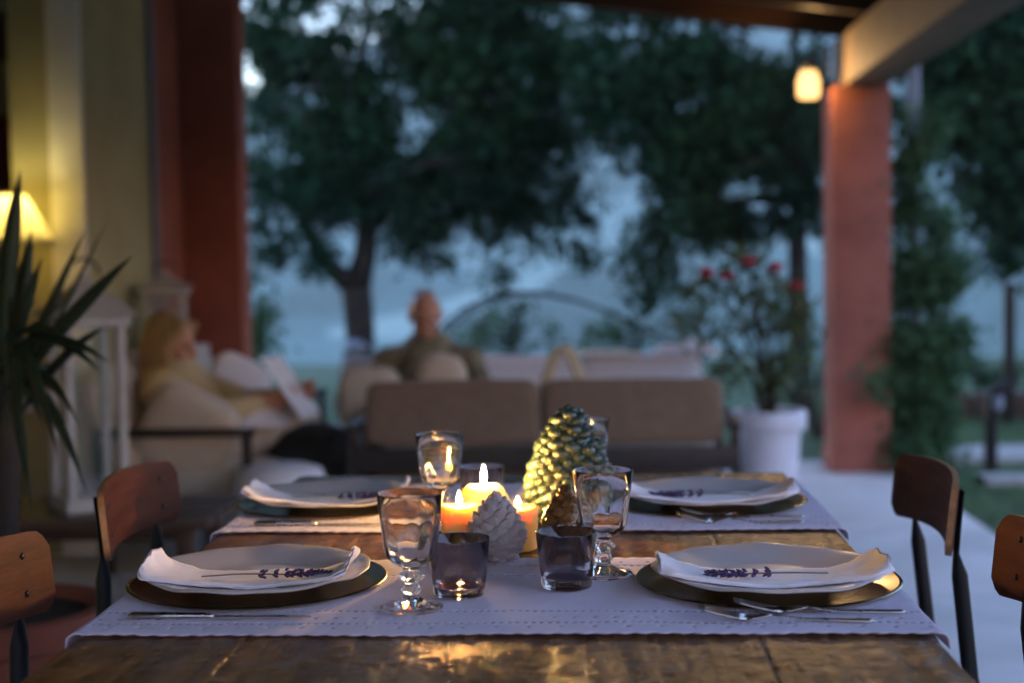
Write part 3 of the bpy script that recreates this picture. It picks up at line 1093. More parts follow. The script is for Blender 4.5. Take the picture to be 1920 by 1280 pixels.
def blade(base, tip, bend, width):
    base, tip = Vector(base), Vector(tip)
    n = 10
    vs, fs = [], []
    d0 = (tip - base).normalized()
    side = d0.cross(Vector((0, -1, .25))).normalized()
    for i in range(n + 1):
        u = i / n
        p = base.lerp(tip, u) + Vector((0, 0, bend * 4 * u * (1 - u)))
        w_ = width * (1.0 if u < .12 else 1) * (math.sin(PI * (.18 + .82 * (1 - u) ** .8)) ** .7 if u < 1 else 0.0) * (1 - u ** 4)
        nrm = side.cross(d0).normalized()
        vs += [p - side * w_, p + nrm * w_ * .25, p + side * w_, p - nrm * .0012]
    for i in range(n):
        a, c = i * 4, i * 4 + 4
        for k in range(4):
            fs.append((a + k, a + (k + 1) % 4, c + (k + 1) % 4, c + k))
    return MB().add(vs, fs)


ct = Vector((.03, 0, .95))
tipspx = [(38, 318, 3.0, .03, .024), (250, 478, 2.95, .02, .020), (160, 432, 3.05, .02, .012), (200, 415, 3.3, .0, .006), (195, 614, 2.9, .04, .014), (205, 680, 2.85, .05, .013),
          (185, 696, 2.9, .06, .015), (150, 800, 2.8, .12, .016), (165, 930, 2.75, .16, .017), (90, 610, 3.1, .02, .012), (60, 430, 3.1, .02, .022), (80, 480, 2.9, .02, .018),
          (-30, 380, 3.0, .02, .022), (-90, 470, 3.0, .03, .022), (-120, 600, 2.9, .05, .020), (20, 560, 2.7, .05, .018), (120, 640, 2.75, .05, .012), (110, 860, 2.7, .15, .018),
          (60, 960, 2.75, .18, .018), (-60, 860, 2.8, .14, .02), (40, 880, 2.7, .16, .016), (-140, 720, 2.9, .08, .02), (100, 720, 3.3, .06, .014), (130, 560, 3.3, .03, .012), (10, 720, 2.6, .1, .018), (-20, 640, 2.65, .08, .02),
          (85, 800, 3.3, .1, .014), (70, 560, 3.2, .02, .016), (140, 700, 3.25, .06, .012), (30, 500, 3.25, .02, .02)]
for i, (px, py, Y, bend, wd) in enumerate(tipspx):
    tip = P(px, py, Y) - yp
    bs = ct + Vector((random.uniform(-.03, .03), random.uniform(-.03, .03), random.uniform(-.16, .05)))
    blade(bs, tip, bend * .8, wd).build('leaf', M['leaf_yucca'], yu, angle=180)


# ------------------------------------------------------------------ lounge furniture
def cushion(mbx, c, s, rot=None, p=.45):
    o_ = len(mbx.v)
    mbx.ell(c, (s[0] / 2, s[1] / 2, s[2] / 2), rot, 56, 34, p)
    c = Vector(c)
    k = sum(c) * 7
    for i in range(o_, len(mbx.v)):       # sag and soft creases
        q_ = Vector(mbx.v[i])
        d_ = q_ - c
        f_ = 1 + .035 * fbm(d_.x * 5 + k, d_.y * 5, d_.z * 5, 3) + .016 * fbm(d_.x * 16, d_.y * 9 + k, d_.z * 16, 2)
        mbx.v[i] = tuple(c + d_ * f_)
    return mbx


# loveseat seen from behind
LX0, LX1, LY = -.87, .49, 5.35
lv = thing('loveseat', 'two seat lounge sofa seen from behind, taupe back cushions', 'sofa', ((LX0 + LX1) / 2, LY, 0))
hwid = (LX1 - LX0) / 2
for sx in (-1, 1):
    b = MB()
    cushion(b, (sx * hwid / 2, .06, .600), (hwid - .012, .15, .25), rot=(math.radians(-6), 0, 0), p=.22)
    cu = b.build('back_cushion', M['taupe_fabric'], lv, angle=180)
    e = MB()
    hx_, hz_ = hwid / 2 - .012, .118
    ring = []
    for k in range(48):
        a = 2 * PI * k / 48
        sg = lambda x: math.copysign(abs(x) ** .25, x)
        ring.append((sx * hwid / 2 + hx_ * sg(math.cos(a)), .045 - .0, (.600) + hz_ * sg(math.sin(a))))
    ring.append(ring[0])
    e.tube([(x, y + (z - .600) * .105, z) for x, y, z in ring], .005, 6, caps=False)
    e.build('piping', M['cream_fabric'], cu, angle=180)
    b = MB()
    cushion(b, (sx * hwid / 2, .40, .37), (hwid - .012, .60, .13), p=.25)
    b.build('seat_cushion', M['taupe_fabric'], lv, angle=180)
MB().box((0, -.045, .432), (2 * hwid + .11, .05, .088), bev=.006).build('back_rail', M['black_frame'], lv)
MB().box((0, -.03, .27), (2 * hwid - .02, .03, .16), bev=.006).build('back_panel', M['taupe_fabric'], lv)
MB().box((0, .35, .27), (2 * hwid, .68, .035), bev=.006).build('seat_frame', M['black_frame'], lv)
for sx in (-1, 1):
    for y in (-.045, .68):
        MB().box((sx * (hwid + .04), y, .205), (.04, .045, .41), bev=.004).build('leg', M['black_frame'], lv)
    MB().box((sx * (hwid + .04), .32, .55), (.045, .72, .03), bev=.006).build('armrest', M['black_frame'], lv)
    MB().box((sx * (hwid + .04), .66, .47), (.035, .035, .13), bev=.004).build('arm_post', M['black_frame'], lv)
    MB().box((sx * (hwid + .04), -.03, .49), (.035, .03, .09), bev=.004).build('arm_post', M['black_frame'], lv)

cu = MB()
cushion(cu, (0, 0, 0), (.20, .10, .20), rot=(math.radians(-18), .2, 0), p=.8)
tag(cu.build('cushion', M['cream_fabric'], loc=(P(826, 690, 5.6).x, 5.62, .715), angle=180), 'round cream cushion peeking over the loveseat back before the man', 'cushion')

# straw bag on the loveseat seat, handles up
bp_ = P(1052, 700, 5.72)
bgx = thing('straw_bag', 'straw bag on the loveseat with its cream loop handle showing above', 'bag', (bp_.x, 5.72, .437))
b = MB()
b.lathe([(0, 0), (.11, 0), (.125, .02), (.13, .22), (.125, .23), (.118, .22), (.115, .02), (0, .015)], 28, mod=lambda r, z, a: (r * (1 + .25 * math.cos(a) ** 2 - .1), z))
b.build('body', M['straw'], bgx)
for yy in (-.05, .05):
    b = MB()
    b.tube([(-.075 + .15 * (i / 14) + (.02 if yy > 0 else 0), yy, .20 + .185 * math.sin(PI * i / 14) ** .7) for i in range(15)], .011, 8, flat=([1] * 15, [1.3] * 15, (0, 1, 0)))
    b.build('handle', M['straw'], bgx, angle=180)

# white sofa facing the camera
SX0, SX1, SY = -1.28, .56, 6.78
sf = thing('sofa', 'long pale sofa facing the camera, the man seated at its end', 'sofa', ((SX0 + SX1) / 2, SY, 0))
hwid = (SX1 - SX0) / 2
b = MB()
for i in range(3):
    b = MB()
    cushion(b, (-hwid + (i + .5) * 2 * hwid / 3, .40, .52), (2 * hwid / 3 - .01, .16, .36), rot=(math.radians(-10), 0, 0), p=.3)
    b.build('back_cushion', M['white_fabric'], sf, angle=180)
    b = MB()
    cushion(b, (-hwid + (i + .5) * 2 * hwid / 3, .02, .33), (2 * hwid / 3 - .01, .66, .15), p=.25)
    b.build('seat_cushion', M['white_fabric'], sf, angle=180)
MB().box((0, .05, .22), (2 * hwid, .74, .06), bev=.01).build('seat_frame', M['black_frame'], sf)
for sx in (-1, 1):
    for y in (-.28, .42):
        MB().box((sx * (hwid - .05), y, .095), (.05, .05, .19), bev=.004).build('leg', M['black_frame'], sf)

q = P(672, 735, 6.5)
cu = MB()
cushion(cu, (0, 0, 0), (.30, .16, .30), rot=(math.radians(-14), 0, .1), p=.55)
tag(cu.build('cushion', M['cream_fabric'], loc=(q.x + .05, 6.52, .545), angle=180), 'plump cream cushion at the end of the pale sofa beside the man', 'cushion')


def drape(name, label, loc_, sx, sy, amp, seed, m, cat):
    b_ = MB()
    n1, n2 = 20, 14
    vs = []
    for j in range(n2 + 1):
        for i in range(n1 + 1):
            u, v = i / n1 - .5, j / n2 - .5
            edge = max(abs(u), abs(v)) * 2
            zz = amp * (1 + fbm(u * 4 + seed, v * 4, seed, 3)) * (1 - edge ** 4) + .004
            vs.append((u * sx * (1 + .1 * fbm(v * 3, seed, 1)), v * sy, zz))
    W_ = n1 + 1
    fs = [(j * W_ + i, j * W_ + i + 1, (j + 1) * W_ + i + 1, (j + 1) * W_ + i) for j in range(n2) for i in range(n1)]
    nv = len(vs)
    vs += [(x, y, 0) for x, y, z in vs]
    fs += [tuple(k + nv for k in reversed(f)) for f in fs]
    bd = [i for i in range(W_)] + [j * W_ + n1 for j in range(1, n2 + 1)] + [n2 * W_ + i for i in range(n1 - 1, -1, -1)] + [j * W_ for j in range(n2 - 1, 0, -1)]
    for a, c in zip(bd, bd[1:] + bd[:1]):
        fs.append((a, a + nv, c + nv, c))
    b_.add(vs, fs)
    return tag(b_.build(name, m, loc=loc_, angle=180), label, cat)


drape('folded_blanket', 'crumpled white blanket lying on the back of the pale sofa', (P(1285, 690, 7.2).x, 7.19, .695), .34, .2, .045, 4.2, M['white_fabric'], 'blanket')
drape('folded_blanket', 'flat tan and white throw along the pale sofa back', (P(1140, 690, 7.2).x, 7.19, .695), .34, .2, .018, 9.1, M['cream_fabric'], 'blanket')

# woman's lounge armchair, facing right
ac = thing('lounge_armchair', 'dark framed lounge armchair with cream cushions holding the woman', 'armchair', (-1.55, 5.66, 0))
for y in (-.36, .36):
    MB().box((-.03, y, .545), (.60, .05, .032), bev=.008).build('armrest', M['black_frame'], ac)
    MB().box((.24, y, .265), (.035, .042, .53), bev=.005).build('leg', M['black_frame'], ac)
    MB().box((-.30, y, .265), (.035, .042, .53), bev=.005).build('leg', M['black_frame'], ac)
MB().box((0, 0, .26), (.60, .68, .04), bev=.006).build('seat_frame', M['black_frame'], ac)
b = MB()
cushion(b, (.02, 0, .345), (.64, .66, .13), p=.28)
b.build('seat_cushion', M['cream_fabric'], ac, angle=180)
b = MB()
cushion(b, (-.30, 0, .56), (.17, .64, .50), rot=(0, math.radians(-18), 0), p=.35)
b.build('back_cushion', M['cream_fabric'], ac, angle=180)
# loose cushions on it
cu = MB()
cushion(cu, (0, 0, 0), (.36, .12, .36), rot=(math.radians(12), .5, .12), p=.5)
tag(cu.build('cushion', M['cream_fabric'], loc=(-1.56, 5.38, .53), angle=180), 'cream cushion at the woman\'s side behind the dark armrest', 'cushion')
cu = MB()
cushion(cu, (0, 0, 0), (.27, .10, .26), rot=(math.radians(-15), .5, .5), p=.55)
tag(cu.build('cushion', M['white_fabric'], loc=(-1.52, 6.0, .66), angle=180), 'white cushion standing behind the woman against the pillar', 'cushion')
# small lavender-white ottoman
ot = MB()
q = P(525, 900, 5.0)
ot.lathe([(0, 0), (.14, 0), (.165, .03), (.17, .20), (.168, .40), (.15, .445), (.10, .462), (0, .466)], 32)
tag(ot.build('ottoman', M['white_fabric'], loc=(q.x, 5.0, 0), angle=60), 'round white ottoman in front of the woman\'s armchair', 'ottoman')

st = thing('side_table', 'dark narrow side table beyond the woman\'s feet', 'side table', (-1.50, 6.85, 0))
MB().box((0, 0, .55), (.36, .36, .03), bev=.005).build('table_top', M['black_frame'], st)
for sx in (-1, 1):
    for sy in (-1, 1):
        MB().box((sx * .155, sy * .155, .267), (.03, .03, .534), bev=.003).build('leg', M['black_frame'], st)

po = MB()
q = P(590, 800, 5.75)
po.lathe([(0, 0), (.16, 0), (.20, .05), (.215, .18), (.21, .33), (.185, .43), (.13, .50), (.06, .53), (0, .535)], 36, mod=lambda r, z, a: (r * (1 + .012 * math.sin(16 * a)), z))
tag(po.build('pouf', M['black_cloth'], loc=(q.x, 5.72, 0), angle=180), 'round black pouf between the woman\'s armchair and the loveseat', 'pouf')

# garden lamp by the trunk
gl = thing('garden_lamp', 'small grey garden lamp post in front of the forked trunk', 'garden lamp', (P(665, 640, 9.0).x, 9.0, -.06))
MB().tube([(0, 0, -.03), (0, 0, .62)], .018, 10).build('post', M['dark_metal'], gl)
MB().lathe([(0, .62), (.05, .625), (.055, .70), (.09, .705), (.085, .72), (.03, .76), (0, .765)], 20).build('lamp_head', M['trim_grey'], gl)


# ------------------------------------------------------------------ people
def hand(mbx, wrist, direc, palm_n, size=.085, curl=.5):
    """Palm, four unequal bent fingers and a thumb, all joined to the wrist."""
    w_, d, nrm = Vector(wrist), Vector(direc).normalized(), Vector(palm_n).normalized()
    s = d.cross(nrm).normalized()
    nrm = s.cross(d)
    pc = w_ + d * size * .5
    for k in range(4):
        o = s * (k - 1.5) * size * .235
        mbx.limb(w_ + o * .6, pc + d * size * .45 + o, .013, .012, 8)
    for k, ln in enumerate((.82, .95, .88, .68)):
        o = s * (k - 1.5) * size * .25
        a = pc + d * size * .5 + o
        c = a + (d * math.cos(curl * .6) + nrm * math.sin(curl * .6)) * size * .45 * ln
        e = c + (d * math.cos(curl * 1.5) + nrm * math.sin(curl * 1.5)) * size * .4 * ln
        mbx.limb(a, c, .0088, .008, 8)
        mbx.limb(c, e, .008, .0068, 8)
    t0 = w_ + d * size * .25 - s * size * .38
    t1 = t0 + (d * .7 - s * .6 + nrm * .3) * size * .38
    t2 = t1 + (d * .9 + nrm * .5) * size * .33
    mbx.limb(t0, t1, .012, .010, 8)
    mbx.limb(t1, t2, .010, .008, 8)


def head(mbx, c, fwd, up, R=.105):
    """Skull, jaw, brow, nose, lips, chin and ears."""
    f, u = Vector(fwd).normalized(), Vector(up).normalized()
    s = f.cross(u).normalized()
    u = s.cross(f)
    rot = Matrix((s, f, u)).transposed().to_euler()
    c = Vector(c)
    A = lambda x, y, z: c + s * x + f * y + u * z
    mbx.ell(A(0, -.012, .025), (.074, .094, .088), rot, 20, 14)
    mbx.ell(A(0, .018, -.045), (.060, .070, .062), rot, 18, 12)
    mbx.ell(A(0, .055, -.088), (.026, .026, .020), rot, 12, 8)
    mbx.ell(A(0, .078, .020), (.050, .014, .012), rot, 12, 8)
    mbx.limb(A(0, .084, .008), A(0, .104, -.024), .010, .014, 8)
    mbx.ell(A(0, .086, -.055), (.026, .010, .009), rot, 12, 8)
    for k in (-1, 1):
        mbx.ell(A(k * .076, -.008, -.008), (.010, .022, .034), rot, 12, 8)
        mbx.ell(A(k * .042, .062, -.030), (.022, .020, .024), rot, 12, 8)
    return A, rot


def seated(name, label, J, skin, loc_, top_m, leg_m, hair_fn, shoe_m):
    t = thing(name, label, 'person', loc_)
    V_ = {k: Vector(v) for k, v in J.items()}
    b_ = MB()
    A, rot = head(b_, V_['head'], V_['face'], V_['crown'])
    b_.limb(V_['neck'], V_['head'] - Vector(V_['crown']) * .06, .058, .052)
    spine = [V_['hip'], V_['hip'].lerp(V_['neck'], .45), V_['neck'].lerp(V_['hip'], .18)]
    b_.limb(spine[0], spine[1], .13, .115, 18)
    b_.limb(spine[1], spine[2], .115, .12, 18)
    b_.limb(V_['lsh'], V_['rsh'], .06, .06)
    b_.limb(V_['neck'], V_['lsh'], .055, .05)
    b_.limb(V_['neck'], V_['rsh'], .055, .05)
    for k in 'lr':
        b_.limb(V_[k + 'sh'], V_[k + 'el'], .048, .038)
        b_.limb(V_[k + 'el'], V_[k + 'wr'], .038, .025)
        hand(b_, V_[k + 'wr'], V_[k + 'hd'], V_[k + 'pn'])
        b_.limb(V_[k + 'hp'], V_[k + 'kn'], .080, .056)
        b_.limb(V_[k + 'kn'], V_[k + 'an'], .054, .034)
        b_.limb(V_[k + 'an'], V_[k + 'to'], .036, .030)
    body = bake(b_, 'body', skin, t, .0065, 5)
    # shirt over trunk and arms
    c_ = MB()
    c_.limb(spine[0], spine[1], .150, .138, 18)
    c_.limb(spine[1], spine[2], .138, .140, 18)
    c_.limb(V_['lsh'], V_['rsh'], .080, .080)
    c_.limb(V_['neck'] - Vector((0, 0, .03)), V_['lsh'], .072, .068)
    c_.limb(V_['neck'] - Vector((0, 0, .03)), V_['rsh'], .072, .068)
    for k in 'lr':
        c_.limb(V_[k + 'sh'], V_[k + 'el'], .068, .060)
        c_.limb(V_[k + 'el'], V_[k + 'el'].lerp(V_[k + 'wr'], .9), .060, .042)
    bake(c_, 'shirt', top_m, t, .011, 5)
    c_ = MB()
    c_.limb(V_['hip'], V_['hip'] + (V_['neck'] - V_['hip']) * .12, .155, .145, 18)
    for k in 'lr':
        c_.limb(V_[k + 'hp'], V_[k + 'kn'], .100, .078)
        c_.limb(V_[k + 'kn'], V_[k + 'kn'].lerp(V_[k + 'an'], .92), .078, .060)
    bake(c_, 'trousers', leg_m, t, .011, 5)
    for k in 'lr':
        c_ = MB()
        d = (V_[k + 'to'] - V_[k + 'an'])
        c_.limb(V_[k + 'an'], V_[k + 'to'], .048, .042)
        c_.limb(V_[k + 'an'] + Vector((0, 0, .05)), V_[k + 'an'], .046, .048)
        bake(c_, 'shoe', shoe_m, t, .011, 4)
    for k in (-1, 1):
        MB().ell(A(k * .030, .076, .006), (.012, .010, .010), rot, 12, 8).build('eye', M['eye'], t, angle=180)
    hair_fn(t, A, rot)
    return t


def woman_hair(t, A, rot):
    b_ = MB()
    b_.ell(A(0, -.030, .038), (.092, .098, .094), rot, 20, 14)
    b_.ell(A(0, -.070, -.04), (.086, .060, .10), rot, 18, 12)
    for k in (-1, 1):
        b_.ell(A(k * .075, -.01, -.035), (.026, .055, .095), rot, 14, 10)
        b_.limb(A(k * .06, .045, .085), A(k * .085, .012, -.02), .028, .022)
    b_.limb(A(-.03, -.07, -.08), A(-.03, -.06, -.15), .05, .03)
    b_.limb(A(.03, -.07, -.08), A(.03, -.06, -.15), .05, .03)
    o = bake(b_, 'hair', M['hair_blonde'], t, .009, 3)


def man_hair(t, A, rot):
    b_ = MB()
    for k in (-1, 1):
        b_.ell(A(k * .068, -.045, .015), (.016, .048, .042), rot, 14, 10)
    b_.ell(A(0, -.094, .010), (.062, .020, .055), rot, 16, 10)
    b_.ell(A(0, -.055, .092), (.058, .052, .026), rot, 16, 10)
    bake(b_, 'hair', M['hair_grey'], t, .006, 3)


wl = Vector((-1.60, 5.66, 0))
D = lambda x, y, z: (x - wl.x, y - wl.y, z)
hd = P(322, 645, 5.66)
seated('person', 'blonde woman in a yellow top reading, sunk in the cream armchair', {
    'hip': D(-1.58, 5.66, .50), 'neck': D(hd.x - .01, 5.66, hd.z - .135), 'head': D(hd.x, 5.66, hd.z), 'face': (1, -.12, -.22), 'crown': (.12, 0, 1),
    'rsh': D(hd.x + .00, 5.49, hd.z - .175), 'lsh': D(hd.x + .02, 5.83, hd.z - .165), 'rel': D(-1.50, 5.43, .60), 'lel': D(-1.44, 5.86, .60),
    'rwr': D(-1.30, 5.52, .635), 'lwr': D(-1.24, 5.74, .64), 'rhd': (.8, .2, .25), 'lhd': (.8, -.2, .25), 'rpn': (0, .9, .3), 'lpn': (0, -.9, .3),
    'rhp': D(-1.54, 5.57, .47), 'lhp': D(-1.54, 5.75, .47), 'rkn': D(-1.24, 5.74, .53), 'lkn': D(-1.22, 5.90, .54), 'ran': D(-1.30, 5.95, .12), 'lan': D(-1.28, 6.10, .12), 'rto': D(-1.15, 5.98, .045), 'lto': D(-1.13, 6.13, .045)},
    M['skin'], wl, M['yellow_shirt'], M['cream_fabric'], woman_hair, M['black_cloth'])
# open magazine in her hands
mg = thing('magazine', 'open white magazine held by the blonde woman', 'magazine', (-1.225, 5.62, .66))
for k in (-1, 1):
    b = MB()
    vs, fs = [], []
    for i in range(9):
        u = i / 8
        for j in range(5):
            v = j / 4
            x = .03 * math.sin(u * PI * .9) + (1 - v) * .04 - .02
            vs.append((x - .12 * v + .06, k * (.012 + .145 * u), -.10 + .24 * v + .02 * u))
    for i in range(8):
        for j in range(4):
            fs.append((i * 5 + j, i * 5 + j + 1, (i + 1) * 5 + j + 1, (i + 1) * 5 + j))
    nv = len(vs)
    vs += [(x + .004, y, z) for x, y, z in vs]
    fs += [tuple(q + nv for q in reversed(f)) for f in fs]
    b.add(vs, fs)
    b.build('page', M['paper'], mg, angle=180)
# white throw across her lap
drape('lap_blanket', 'white throw bunched over the woman\'s lap', (-1.38, 5.62, .545), .34, .34, .06, 6.4, M['white_fabric'], 'blanket')

ml = Vector((-.84, 6.85, 0))
D = lambda x, y, z: (x - ml.x, y - ml.y, z)
hd = P(797, 592, 6.86)
seated('person', 'bald man in an olive knit jumper looking down on the pale sofa', {
    'hip': D(hd.x - .02, 6.90, .47), 'neck': D(hd.x + .01, 6.93, hd.z - .14), 'head': D(hd.x, 6.86, hd.z), 'face': (.16, -1, -.32), 'crown': (.0, -.22, 1),
    'rsh': D(hd.x - .195, 6.92, hd.z - .225), 'lsh': D(hd.x + .205, 6.92, hd.z - .225), 'rel': D(hd.x - .29, 6.80, .50), 'lel': D(hd.x + .30, 6.78, .52),
    'rwr': D(hd.x - .02, 6.60, .55), 'lwr': D(hd.x + .16, 6.62, .60), 'rhd': (.7, -.5, .15), 'lhd': (-.5, -.5, .4), 'rpn': (0, .3, 1), 'lpn': (-.3, .3, .8),
    'rhp': D(hd.x - .10, 6.80, .46), 'lhp': D(hd.x + .08, 6.80, .46), 'rkn': D(hd.x - .16, 6.36, .48), 'lkn': D(hd.x + .14, 6.36, .48), 'ran': D(hd.x - .15, 6.30, .11), 'lan': D(hd.x + .14, 6.30, .11), 'rto': D(hd.x - .16, 6.15, .045), 'lto': D(hd.x + .15, 6.15, .045)},
    M['skin_tan'], ml, M['olive_knit'], M['grey_cloth'], man_hair, M['black_cloth'])
bk = MB()
bk.box((0, 0, 0), (.13, .022, .17), rot=(-.7, .1, .1), bev=.003)
tag(bk.build('book', M['book'], loc=(hd.x + .13, 6.53, .645)), 'dark red book in the hands of the man on the sofa', 'book')

# ------------------------------------------------------------------ garden things behind the lounge
ga = thing('garden_arch', 'thin dark metal arch rising in the garden behind the pale sofa', 'arch', (P(1040, 700, 9.0).x, 9.0, -.06))
ax = ga.location.x
b = MB()
pts = [(805, 660), (815, 635), (832, 610), (870, 580), (915, 558), (965, 548), (1015, 549), (1070, 560), (1130, 580), (1190, 606), (1250, 637), (1310, 668), (1340, 690)]
w3 = [P(x, y, 9.0) - Vector((ax, 9.0, -.06)) for x, y in pts]
w3 = [Vector((w3[0].x - .02, 0, -.05))] + w3 + [Vector((w3[-1].x + .05, 0, -.05))]
b.tube(w3, .012, 10)
b.build('front_hoop', M['dark_metal'], ga, angle=180)
b = MB()
b.tube([p + Vector((.02, .35, -.02)) for p in w3], .010, 10)
b.build('rear_hoop', M['dark_metal'], ga, angle=180)
for i in range(3, len(w3) - 2, 2):
    MB().tube([w3[i], w3[i] + Vector((.02, .35, -.02))], .007, 6).build('crossbar', M['dark_metal'], ga)

# rose in a white pot
rp = thing('flower_pot', 'large white garden pot holding the red flowering shrub', 'flower pot', (P(1442, 800, 6.6).x, 6.6, 0))
b = MB()
b.lathe([(0, 0), (.115, 0), (.122, .02), (.142, .36), (.145, .385), (.168, .39), (.172, .40), (.172, .468), (.166, .476), (.148, .474), (.145, .44), (0, .435)], 40)
b.build('body', M['pot_white'], rp)
MB().lathe([(0, .440), (.13, .444), (.144, .438)], 24).build('soil', M['soil'], rp)
rx = rp.location.x
ro = thing('rose_bush', 'loose rose bush with five red blooms growing in the white pot', 'shrub', (rx, 6.6, .44))
o3 = Vector(ro.location)
b = MB()
rr = random.Random(5)
tipsr = [(1325, 512), (1362, 518), (1402, 492), (1452, 502), (1494, 538), (1300, 590), (1520, 600), (1410, 560), (1480, 660), (1350, 640)]
for (px, py) in tipsr:
    tp = loc(px, py, 6.6 + rr.uniform(-.1, .1))
    b.tube([(rr.uniform(-.03, .03), rr.uniform(-.03, .03), 0), Vector((tp.x * .25, 0, tp.z * .45)), tp * .75 + Vector((0, 0, .06)), tp], [.010, .008, .005, .003], 6)
b.build('stem', M['bark'], ro, angle=180)
rb = [blob(1330, 545, 110, 70, 6.6, .14, 1), blob(1430, 540, 130, 80, 6.6, .16, 1), blob(1310, 620, 90, 90, 6.6, .12, .8), blob(1400, 610, 110, 90, 6.6, .16, .8), blob(1485, 600, 90, 120, 6.6, .14, 1),
      blob(1370, 690, 120, 80, 6.6, .16, .9), blob(1450, 690, 100, 100, 6.6, .16, .9), blob(1400, 480, 90, 50, 6.6, .1, .8)]
leaf_mesh('foliage', clump_pts(rb, 61, per=13, sig=.04, gap=-.06, gscale=6, density=1900), .05, M['leaf_rose'], ro, seed=12)
for (px, py) in tipsr[:5]:
    tp = loc(px, py, 6.55)
    b = MB()
    for ring, (n_, r_, up_) in enumerate(((6, .036, .2), (5, .028, .6), (4, .016, 1.1))):
        for k in range(n_):
            a = 2 * PI * k / n_ + ring * .5
            c = Vector((math.cos(a) * r_ * .7, math.sin(a) * r_ * .7, up_ * .018))
            b.ell(tp + c, (r_ * .62, r_ * .3, r_ * .55), rot=(0, 0, a + PI / 2), nu=10, nv=6)
    b.build('flower', M['flower_red'], ro, angle=180)

# bollard, post, edging
bo = thing('bollard_lamp', 'dark bollard lamp with a bent head standing in the lawn', 'garden lamp', (P(1858, 800, 8.1).x, 8.1, -.06))
b = MB()
b.tube([(0, 0, -.03), (0, 0, .30), (.01, 0, .42), (.04, 0, .48), (.10, 0, .515)], [.038, .038, .038, .036, .03], 14)
b.build('post', M['dark_metal'], bo, angle=60)
MB().lathe([(0, 0), (.028, .002), (.032, .03), (.030, .07), (0, .075)], 18).build('lamp_head', M['trim_grey'], bo, loc=(.03, -.03, .37))
ps = MB()
q = P(1893, 600, 10.6)
ps.tube([(0, 0, 0), (0, 0, q.z + .30)], .042, 12)
ps.lathe([(0, q.z + .30), (.05, q.z + .30), (.05, q.z + .33), (0, q.z + .35)], 12)
tag(ps.build('garden_post', M['dark_metal'], loc=(q.x, 10.6, ground_z(q.x, 10.6)), angle=60), 'tall dark post at the end of the lawn beyond the bollard', 'post')
ed = thing('lawn_edging', 'low dark timber edging along the far end of the lawn', 'edging', (3.6, 10.9, -.06))
for i in range(4):
    MB().box((-1.2 + i * .92, 0, .09), (.90, .09, .24), bev=.01).build('board', M['dark_wood'], ed)

# ------------------------------------------------------------------ dining table
TX0, TX1, TY0, TY1, TZ = -.565, .36, .95, 2.73, .76
tb = thing('dining_table', 'rustic dark plank dining table laid for four', 'table', ((TX0 + TX1) / 2, (TY0 + TY1) / 2, 0))
tcx, tcy = tb.location.x, tb.location.y
NP = 5
pw = (TX1 - TX0) / NP


def plank(i):
    b_ = MB()
    n = 70
    prof = [(-.5, -.040), (-.5, -.0003), (-.499, -.0001), (-.47, 0), (-.3, 0), (-.15, 0), (0, 0), (.15, 0), (.3, 0), (.47, 0), (.499, -.0001), (.5, -.0003), (.5, -.040)]
    k = len(prof)
    vs, fs = [], []
    dz = (.0002, -.0002, .0001, -.0002, .0001)[i]
    for j in range(n + 1):
        y = TY0 + (TY1 - TY0) * j / n
        for (u, z) in prof:
            wob = .0004 * fbm(y * 7, i * 3.1 + (5 if u > 0 else 0), 1, 3)
            edge = .0 if 0 < j < n else -.004
            outer = (i == 0 and u == -.5) or (i == NP - 1 and u == .5)
            x = (u * (pw - .0003)) + (wob * abs(u) * 2) * (2.5 if outer else 1)
            zz = z + dz + (.0011 * fbm(x * 16 + i * 9, y * 6, 3, 3) if z > -.03 else 0) + (edge if z > -.03 else 0)
            yy = y + (.004 * fbm(u * 5, i, j, 2) if j in (0, n) else 0)
            vs.append((x, yy - tcy, TZ + zz))
    for j in range(n):
        for q_ in range(k):
            fs.append((j * k + q_, j * k + (q_ + 1) % k, (j + 1) * k + (q_ + 1) % k, (j + 1) * k + q_))
    fs.append(tuple(range(k)))
    fs.append(tuple(n * k + q_ for q_ in range(k - 1, -1, -1)))
    b_.add(vs, fs)
    return b_.build('plank', M['table_wood'], tb, loc=(TX0 + pw * (i + .5) - tcx, 0, 0), angle=50)


for i in range(NP):
    plank(i)
for sx in (-1, 1):
    MB().box((sx * .385, 0, .668), (.025, 1.44, .10), bev=.003).build('apron', M['dark_wood'], tb)
for sy in (-1, 1):
    MB().box((0, sy * .76, .668), (.70, .025, .10), bev=.003).build('apron', M['dark_wood'], tb)
for sx in (-1, 1):
    for sy in (-1, 1):
        MB().box((sx * .39, sy * .77, .359), (.075, .075, .718), bev=.006).build('leg', M['dark_wood'], tb)


